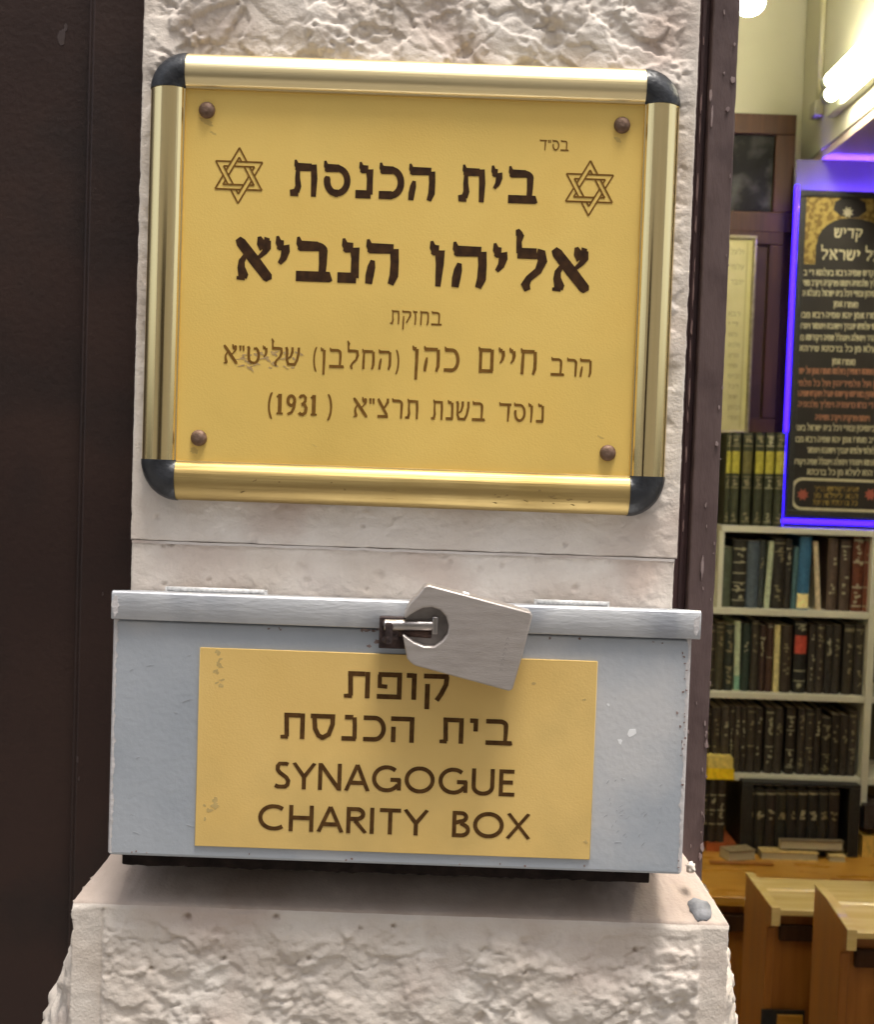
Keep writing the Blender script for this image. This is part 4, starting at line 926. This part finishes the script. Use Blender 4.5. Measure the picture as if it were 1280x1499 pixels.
# two wooden pew desks
def pew(label, ul, vb, yb, u_f, v_f, yf, slot):
    L = P(ul, vb, yb); Ff = P(u_f, v_f, yf); x0, x1 = L.x, L.x+1.1; yl = yb - .10*(yb-yf)*3
    p = empty('pew_desk', (x0+.5, (yb+yf)/2, -.25), label, 'pew', 'wooden pew desks')
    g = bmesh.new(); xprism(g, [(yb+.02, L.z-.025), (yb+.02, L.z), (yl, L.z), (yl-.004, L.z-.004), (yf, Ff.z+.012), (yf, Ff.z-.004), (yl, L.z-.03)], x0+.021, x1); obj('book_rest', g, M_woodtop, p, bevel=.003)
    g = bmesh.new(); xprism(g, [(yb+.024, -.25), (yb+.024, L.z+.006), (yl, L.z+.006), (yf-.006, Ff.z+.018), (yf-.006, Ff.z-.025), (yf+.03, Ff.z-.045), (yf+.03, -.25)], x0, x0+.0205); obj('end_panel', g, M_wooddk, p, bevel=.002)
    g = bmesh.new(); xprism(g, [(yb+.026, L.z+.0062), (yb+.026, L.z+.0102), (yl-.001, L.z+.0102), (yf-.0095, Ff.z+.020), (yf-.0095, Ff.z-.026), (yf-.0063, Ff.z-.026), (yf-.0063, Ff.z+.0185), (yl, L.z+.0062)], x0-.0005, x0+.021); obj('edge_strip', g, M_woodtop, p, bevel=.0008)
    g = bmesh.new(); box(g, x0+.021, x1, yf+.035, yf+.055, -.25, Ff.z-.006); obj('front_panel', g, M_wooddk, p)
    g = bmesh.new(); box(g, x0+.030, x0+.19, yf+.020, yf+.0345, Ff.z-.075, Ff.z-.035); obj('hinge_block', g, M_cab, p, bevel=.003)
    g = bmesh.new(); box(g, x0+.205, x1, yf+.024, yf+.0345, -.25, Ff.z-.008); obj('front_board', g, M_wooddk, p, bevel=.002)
    if slot:
        a, b = P(1119, 1483, yf), P(1182, 1499, yf)
        g = bmesh.new(); box(g, a.x, b.x, yf+.018, yf+.0235, a.z-.12, a.z); obj('pocket', g, M_black, p)
        g = bmesh.new(); a, b = P(1141, 1489, yf), P(1178, 1499, yf); box(g, a.x, b.x, yf+.010, yf+.0175, a.z-.1, a.z); obj('pocket_slat', g, M_wood, p, bevel=.001)
    return p
pew('wooden pew desk with pale sloping book rest, farther of the two', 1096, 1287, 2.15, 1131, 1338, 1.93, True)
pew('wooden pew desk with pale sloping book rest, nearer and to the right', 1198, 1306, 1.80, 1237, 1372, 1.60, False)

# dark wooden cabinet with a glazed door, and a framed sheet in front of it
yc_ = 3.14
a, b = P(1000, 630, yc_), P(1169, 168, yc_)
cab = empty('wooden_cabinet', ((a.x+b.x)/2, 3.2, Zs[0]), 'tall dark wooden cabinet with a glazed door standing on the bookcase', 'cabinet')
obj('carcass', BOX(a.x, b.x, yc_+.012, 3.27, Zs[0]+.0005, b.z), M_cab, cab)
def rect(u0, v0, u1, v1, y): p, q = P(u0, v1, y), P(u1, v0, y); return p.x, q.x, p.z, q.z
def frame(name, u0, v0, u1, v1, t, y0, y1, m, parent):
    x0, x1, z0, z1 = rect(u0, v0, u1, v1, y0); g = bmesh.new()
    box(g, x0, x1, y0, y1, z1-t, z1); box(g, x0, x1, y0, y1, z0, z0+t); box(g, x0, x0+t, y0, y1, z0+t, z1-t); box(g, x1-t, x1, y0, y1, z0+t, z1-t)
    return obj(name, g, m, parent, bevel=.003), (x0+t, x1-t, z0+t, z1-t)
fr, r_ = frame('door_frame', 1010, 168, 1168, 336, .068, yc_-.015, yc_+.0115, M_cab, cab)
pic = mat('grey_picture', (.010, .009, .008), .6, 0, (.028, .026, .022), 6, col3=(.08, .078, .065), scale3=9, spec=.04)
obj('glazed_panel', BOX(r_[0], r_[1], yc_+.001, yc_+.010, r_[2], r_[3]), pic, cab)
fr, r_ = frame('door_frame', 1010, 337, 1150, 630, .05, yc_-.014, yc_+.0115, M_cab, cab)
obj('lower_panel', BOX(r_[0], r_[1], yc_+.001, yc_+.010, r_[2], r_[3]), mat('lower_cabinet_panel', (.035, .015, .012), .5, 0, (.055, .025, .018), 8, spec=.2), cab)
x0, x1, z0, z1 = rect(1020, 345, 1110, 630, 3.08)
fs = empty('framed_sheet', ((x0+x1)/2, 3.09, z0), 'narrow framed cream sheet of writing in front of the dark cabinet', 'framed sheet')
M_paper = mat('cream_paper', (.42, .37, .15), .7, 0, (.48, .43, .19), 12); M_olive = mat('gilded_frame', (.17, .14, .06), .5, .3, (.26, .22, .10), 60)
fr, r_ = frame('frame', 1020, 345, 1110, 634, .012, 3.08, 3.10, M_olive, fs)
sh = obj('sheet', BOX(r_[0], r_[1], 3.088, 3.095, r_[2], r_[3]), M_paper, fs)
obj('rule', BOX(r_[1]-.020, r_[1]-.016, 3.0872, 3.089, r_[2]+.01, r_[3]-.01), mat('ochre_rule', (.32, .28, .10), .7), sh)
TXT = 'יתגדל ויתקדש שמיה רבא בעלמא די ברא כרעותיה וימליך מלכותיה ויצמח פורקניה ויקרב משיחיה בחייכון וביומיכון ובחיי דכל בית ישראל בעגלא ובזמן קריב ואמרו אמן יהא שמיה רבא מברך לעלם ולעלמי עלמיא יתברך וישתבח ויתפאר ויתרומם ויתנשא ויתהדר ויתעלה ויתהלל שמיה דקודשא בריך הוא לעלא מן כל ברכתא שירתא תושבחתא ונחמתא דאמירן בעלמא ואמרו אמן על ישראל ועל רבנן ועל תלמידיהון ועל כל תלמידי תלמידיהון דעסקין באוריתא קדישתא'.split()
def text_line(parent, y, u0, u1, v0, v1, H, wordlist, m, h=.2, v=.17, name='lettering'):
    """a line set right to left with equal spaces, filling u0..u1"""
    g = bmesh.new(); tot = []; 
    for wd_ in wordlist: tot.append(word_glyphs(wd_, 'heb', h, v, .04, .12)[1])
    W = sum(tot)+.5*(len(tot)-1); u = u1; specs = []
    for wd_, wl in zip(wordlist, tot):
        du = (u1-u0)*wl/W; specs.append((wd_, u-du, u, v0+(v1-v0)*(u-du-u0)/(u1-u0), v0+(v1-v0)*(u-u0)/(u1-u0), H)); u -= du+(u1-u0)*.5/W
    lettering(g, words(specs, y), lambda x, yy, zz: (x, y-zz, yy), 0, .0006, h=h, v=v, tick=.04, gap=.12)
    return obj(name, g, m, parent)
M_faint = mat('faded_ink', (.26, .23, .10), .7)
for k in range(11): text_line(sh, 3.088, 1066, 1084 - (k % 3)*2, 462+k*15.2, 463+k*15.2, 6, [TXT[k*2+3][:5]], M_faint)
for k in range(3): text_line(sh, 3.088, 1070, 1090, 372+k*22, 373+k*22, 7, [TXT[k+30][:4]], M_faint)

# black prayer poster in a violet light frame
py0 = 3.02
x0, x1, z0, z1 = rect(1150, 282, 1340, 757, py0)
po = empty('prayer_poster', ((x0+x1)/2, 3.03, z0), 'black framed prayer poster with gold arch top and rows of ivory Hebrew text', 'poster')
pp = obj('panel', BOX(x0+.012, x1-.012, py0, py0+.02, z0+.012, z1-.012), M_posterblack, po)
frame('frame', 1151, 283, 1339, 756, .022, py0-.006, py0-.0005, M_black, po)
gx0, gx1, gz0, gz1 = rect(1167, 293, 1321, 386, py0-.0005)
garch = []
g = bmesh.new(); y_ = py0-.0012
aw = P(1312, 385, py0).x; ax = P(1194, 385, py0).x; mx_ = (gx0+gx1)/2
zt = P(1243, 317, py0).z; zsld = P(1243, 350, py0).z
for sgn in (-1, 1):                                             # gold spandrels left and right of the black arch
    e = gx0 if sgn < 0 else gx1; s = ax if sgn < 0 else aw; pts_ = [(s, gz0), (s, zsld-.02)]
    for t in range(7): a_ = t/6*math.pi/2; pts_.append((mx_+(s-mx_)*math.cos(a_)*.98, zsld-.02+(zt-zsld+.02)*math.sin(a_)*.95))
    pts_ += [(mx_+sgn*.030, zt), (mx_+sgn*.055, zt+.02), (mx_+sgn*.05, gz1-.012), (mx_+sgn*.03, gz1-.002), (mx_+sgn*.03, gz1), (e, gz1), (e, gz0)]
    n0 = len(g.faces); prism(g, pts_ if sgn > 0 else pts_[::-1], y_, py0+.001)
obj('gold_spandrel', g, M_gold, pp)
def rosette(u, v, r, m, name, n=8):
    c = P(u, v, py0); g = bmesh.new(); q = [(c.x+r*(1 if k % 2 else .55)*math.cos(math.pi*k/n), c.z+r*(1 if k % 2 else .55)*math.sin(math.pi*k/n)) for k in range(2*n)]
    prism(g, q, py0-.003, py0+.001); obj(name, g, m, pp)
rosette(1242, 311, .019, M_letter, 'rosette')
text_line(pp, py0-.001, 1222, 1263, 348, 349, 14, ['קדיש'], M_letter, .2, .18)
text_line(pp, py0-.001, 1202, 1290, 380, 382, 15, ['על', 'ישראל'], M_letter, .22, .19)
lines = [(403, 1165, 1316, 7), (418, 1164, 1316, 7), (433, 1163, 1316, 8), (449, 1219, 1257, 2), (465, 1163, 1314, 7), (481, 1162, 1314, 7), (498, 1162, 1314, 7), (514, 1169, 1308, 6), (533, 1217, 1253, 2), (547, 1159, 1313, 8), (565, 1158, 1313, 7), (580, 1158, 1312, 8), (596, 1167, 1306, 6), (615, 1192, 1274, 4), (630, 1156, 1311, 7), (647, 1156, 1311, 8), (663, 1180, 1300, 6), (680, 1155, 1310, 7), (695, 1180, 1300, 6)]
wi = 0
for k, (v, u0, u1, n_) in enumerate(lines):
    wl = [TXT[(wi+q) % len(TXT)] for q in range(n_)] if n_ != 2 else ['ואמרו', 'אמן']; wi += n_ if n_ != 2 else 0
    text_line(pp, py0-.001, u0+2, u1, v, v+2, 8.2, wl, M_letterred if 9 <= k <= 13 else M_letter, .21, .19)
cx0, cx1, cz0, cz1 = rect(1158, 704, 1318, 746, py0)
def rrect(x0, x1, z0, z1, r, n=6):
    o_ = []
    for (cx, cz, a0) in ((x1-r, z1-r, 0), (x0+r, z1-r, 90), (x0+r, z0+r, 180), (x1-r, z0+r, 270)):
        for t in range(n+1): a_ = math.radians(a0+90*t/n); o_.append((cx+r*math.cos(a_), cz+r*math.sin(a_)))
    return o_
g = bmesh.new(); O, I = rrect(cx0, cx1, cz0, cz1, .035), rrect(cx0+.009, cx1-.009, cz0+.009, cz1-.009, .028)
vo = [g.verts.new((x, py0-.002, z)) for x, z in O]; vi = [g.verts.new((x, py0-.002, z)) for x, z in I]
vo2 = [g.verts.new((x, py0+.001, z)) for x, z in O]; vi2 = [g.verts.new((x, py0+.001, z)) for x, z in I]
for k in range(len(O)):
    q = (k+1) % len(O); g.faces.new((vo[k], vo[q], vi[q], vi[k])); g.faces.new((vo[k], vo2[k], vo2[q], vo[q])); g.faces.new((vi[k], vi[q], vi2[q], vi2[k]))
obj('cartouche', g, M_letter, pp)
rosette(1176, 724, .021, mat('rosette_red', (.40, .10, .06), .6), 'rosette'); rosette(1275, 724, .021, MATS['rosette_red'], 'rosette')
for k, v in enumerate((719, 729, 739)): text_line(pp, py0-.001, 1193-k, 1258-k, v, v+1, 7, TXT[40+k*3:43+k*3], M_gold if 'M_gold' in globals() else M_letter, .22, .2)
le = empty('violet_led_strip', (x0, 3.0, z0), 'glowing violet light strip edging the black prayer poster', 'light strip')
xl_ = x0-.006
for nm, (xa, xb, za, zb) in {'left': (x0-.016, x0-.002, P(1145, 632, py0).z, z1+.012), 'bottom': (x0-.012, x1, z0-.020, z0-.004)}.items():
    obj('light_bar', BOX(xa, xb, py0-.004, py0+.010, za, zb), M_led, le, bevel=.003)
    if nm == 'left': obj('light_bar', BOX(xa, xb, py0+.012, py0+.02, Zs[0]+.002, za-.001), M_led, le, bevel=.002)

obj('light_bar', BOX(x0+.01, x1-.01, py0+.024, py0+.040, z1-.060, z1-.046), glow('violet_led_bright', (.11, .05, 1.0), 150.0), le, bevel=.003)
obj('backing_board', BOX(x0-.002, x1+.02, py0+.047, py0+.055, z1-.30, bx.z-.033), mat('dull_backing', (.15, .13, .12), .7, 0, (.17, .15, .14), 8), po)
# lamps
xb_ = bx.x
fl = empty('fluorescent_lamp', (xb_-.05, 2.4, 2.7), 'double fluorescent tube lamp lit on the side of the beam', 'lamp')
A, B = P(1213, 128, 3.0), P(1283, 72, 2.3)
def at_x(u, v, x):                                              # point of the beam's side plane seen at u, v
    d = FWD + RIGHT*((u-640)/1778.0) + UP*((749.5-v)/1778.0); return CAM + d*((x-CAM.x)/d.x)
for (ua, va, ub, vb) in ((1216, 114, 1290, 58), (1216, 135, 1290, 84)):
    a, b = at_x(ua, va, xb_-.065), at_x(ub, vb, xb_-.065); d = (b-a).normalized(); b = a + d*1.2
    a.z = b.z = (a.z + at_x((ua+ub)/2, (va+vb)/2, xb_-.065).z)/2
    g = bmesh.new(); tube(g, [a, b], .020, 14); obj('lit_tube', g, M_tube, fl)
    for c, s in ((a, 1), (b, -1)):
        g = bmesh.new(); tube(g, [c - d*.028*s, c + d*.012*s], .0215, 14); obj('socket', g, mat('lamp_socket', (.35, .36, .28), .5), fl)
    a2 = b + d*.09; b2 = a2 + d*1.2  # unseen further length of tube, added to light the pew fronts
    g = bmesh.new(); tube(g, [a2, b2], .020, 14); obj('lit_tube', g, M_tube, fl)
    last = (a, b2)
zA = (at_x(1216, 114, xb_-.065).z + at_x(1216, 135, xb_-.065).z)/2
g = bmesh.new(); box(g, xb_-.028, xb_-.001, min(last[0].y, last[1].y)-.06, max(last[0].y, last[1].y)+.14, zA-.06, zA+.03); obj('housing', g, mat('lamp_housing', (.55, .55, .42), .5), fl, bevel=.004)
p_ = at_x(1199, 150, xb_-.012)
cdp = empty('cable_conduit', (p_.x, p_.y, p_.z), 'thin cream cable conduit running up the beam beside the lit lamp', 'conduit')
g = bmesh.new(); tube(g, [(xb_-.010, p_.y, p_.z), (xb_-.010, p_.y, 3.44)], .010, 10); obj('pipe', g, mat('conduit_paint', (.44, .40, .24), .5), cdp)
g = bmesh.new(); box(g, xb_-.032, xb_-.001, p_.y-.03, p_.y+.03, p_.z-.05, p_.z); obj('junction_box', g, mat('junction_box', (.36, .33, .22), .5), cdp, bevel=.004)
c = P(1098, 4, 2.7)
gl = empty('globe_lamp', (c.x, c.y, c.z), 'small lit round lamp hanging at the top beside the doorframe', 'lamp')
g = bmesh.new(); bmesh.ops.create_uvsphere(g, u_segments=24, v_segments=14, radius=.047)
for v in g.verts: v.co = Vector((v.co.x, v.co.y, v.co.z*.8)) + c
obj('globe', g, M_bulb, gl, True)
g = bmesh.new(); tube(g, [c+Vector((0, 0, .034)), c+Vector((0, 0, .09)), c+Vector((0, 0, 3.449-c.z))], [.03, .016, .006], 14); obj('stem', g, M_black, gl)
fz_ = P(1130, 8, 2.7);
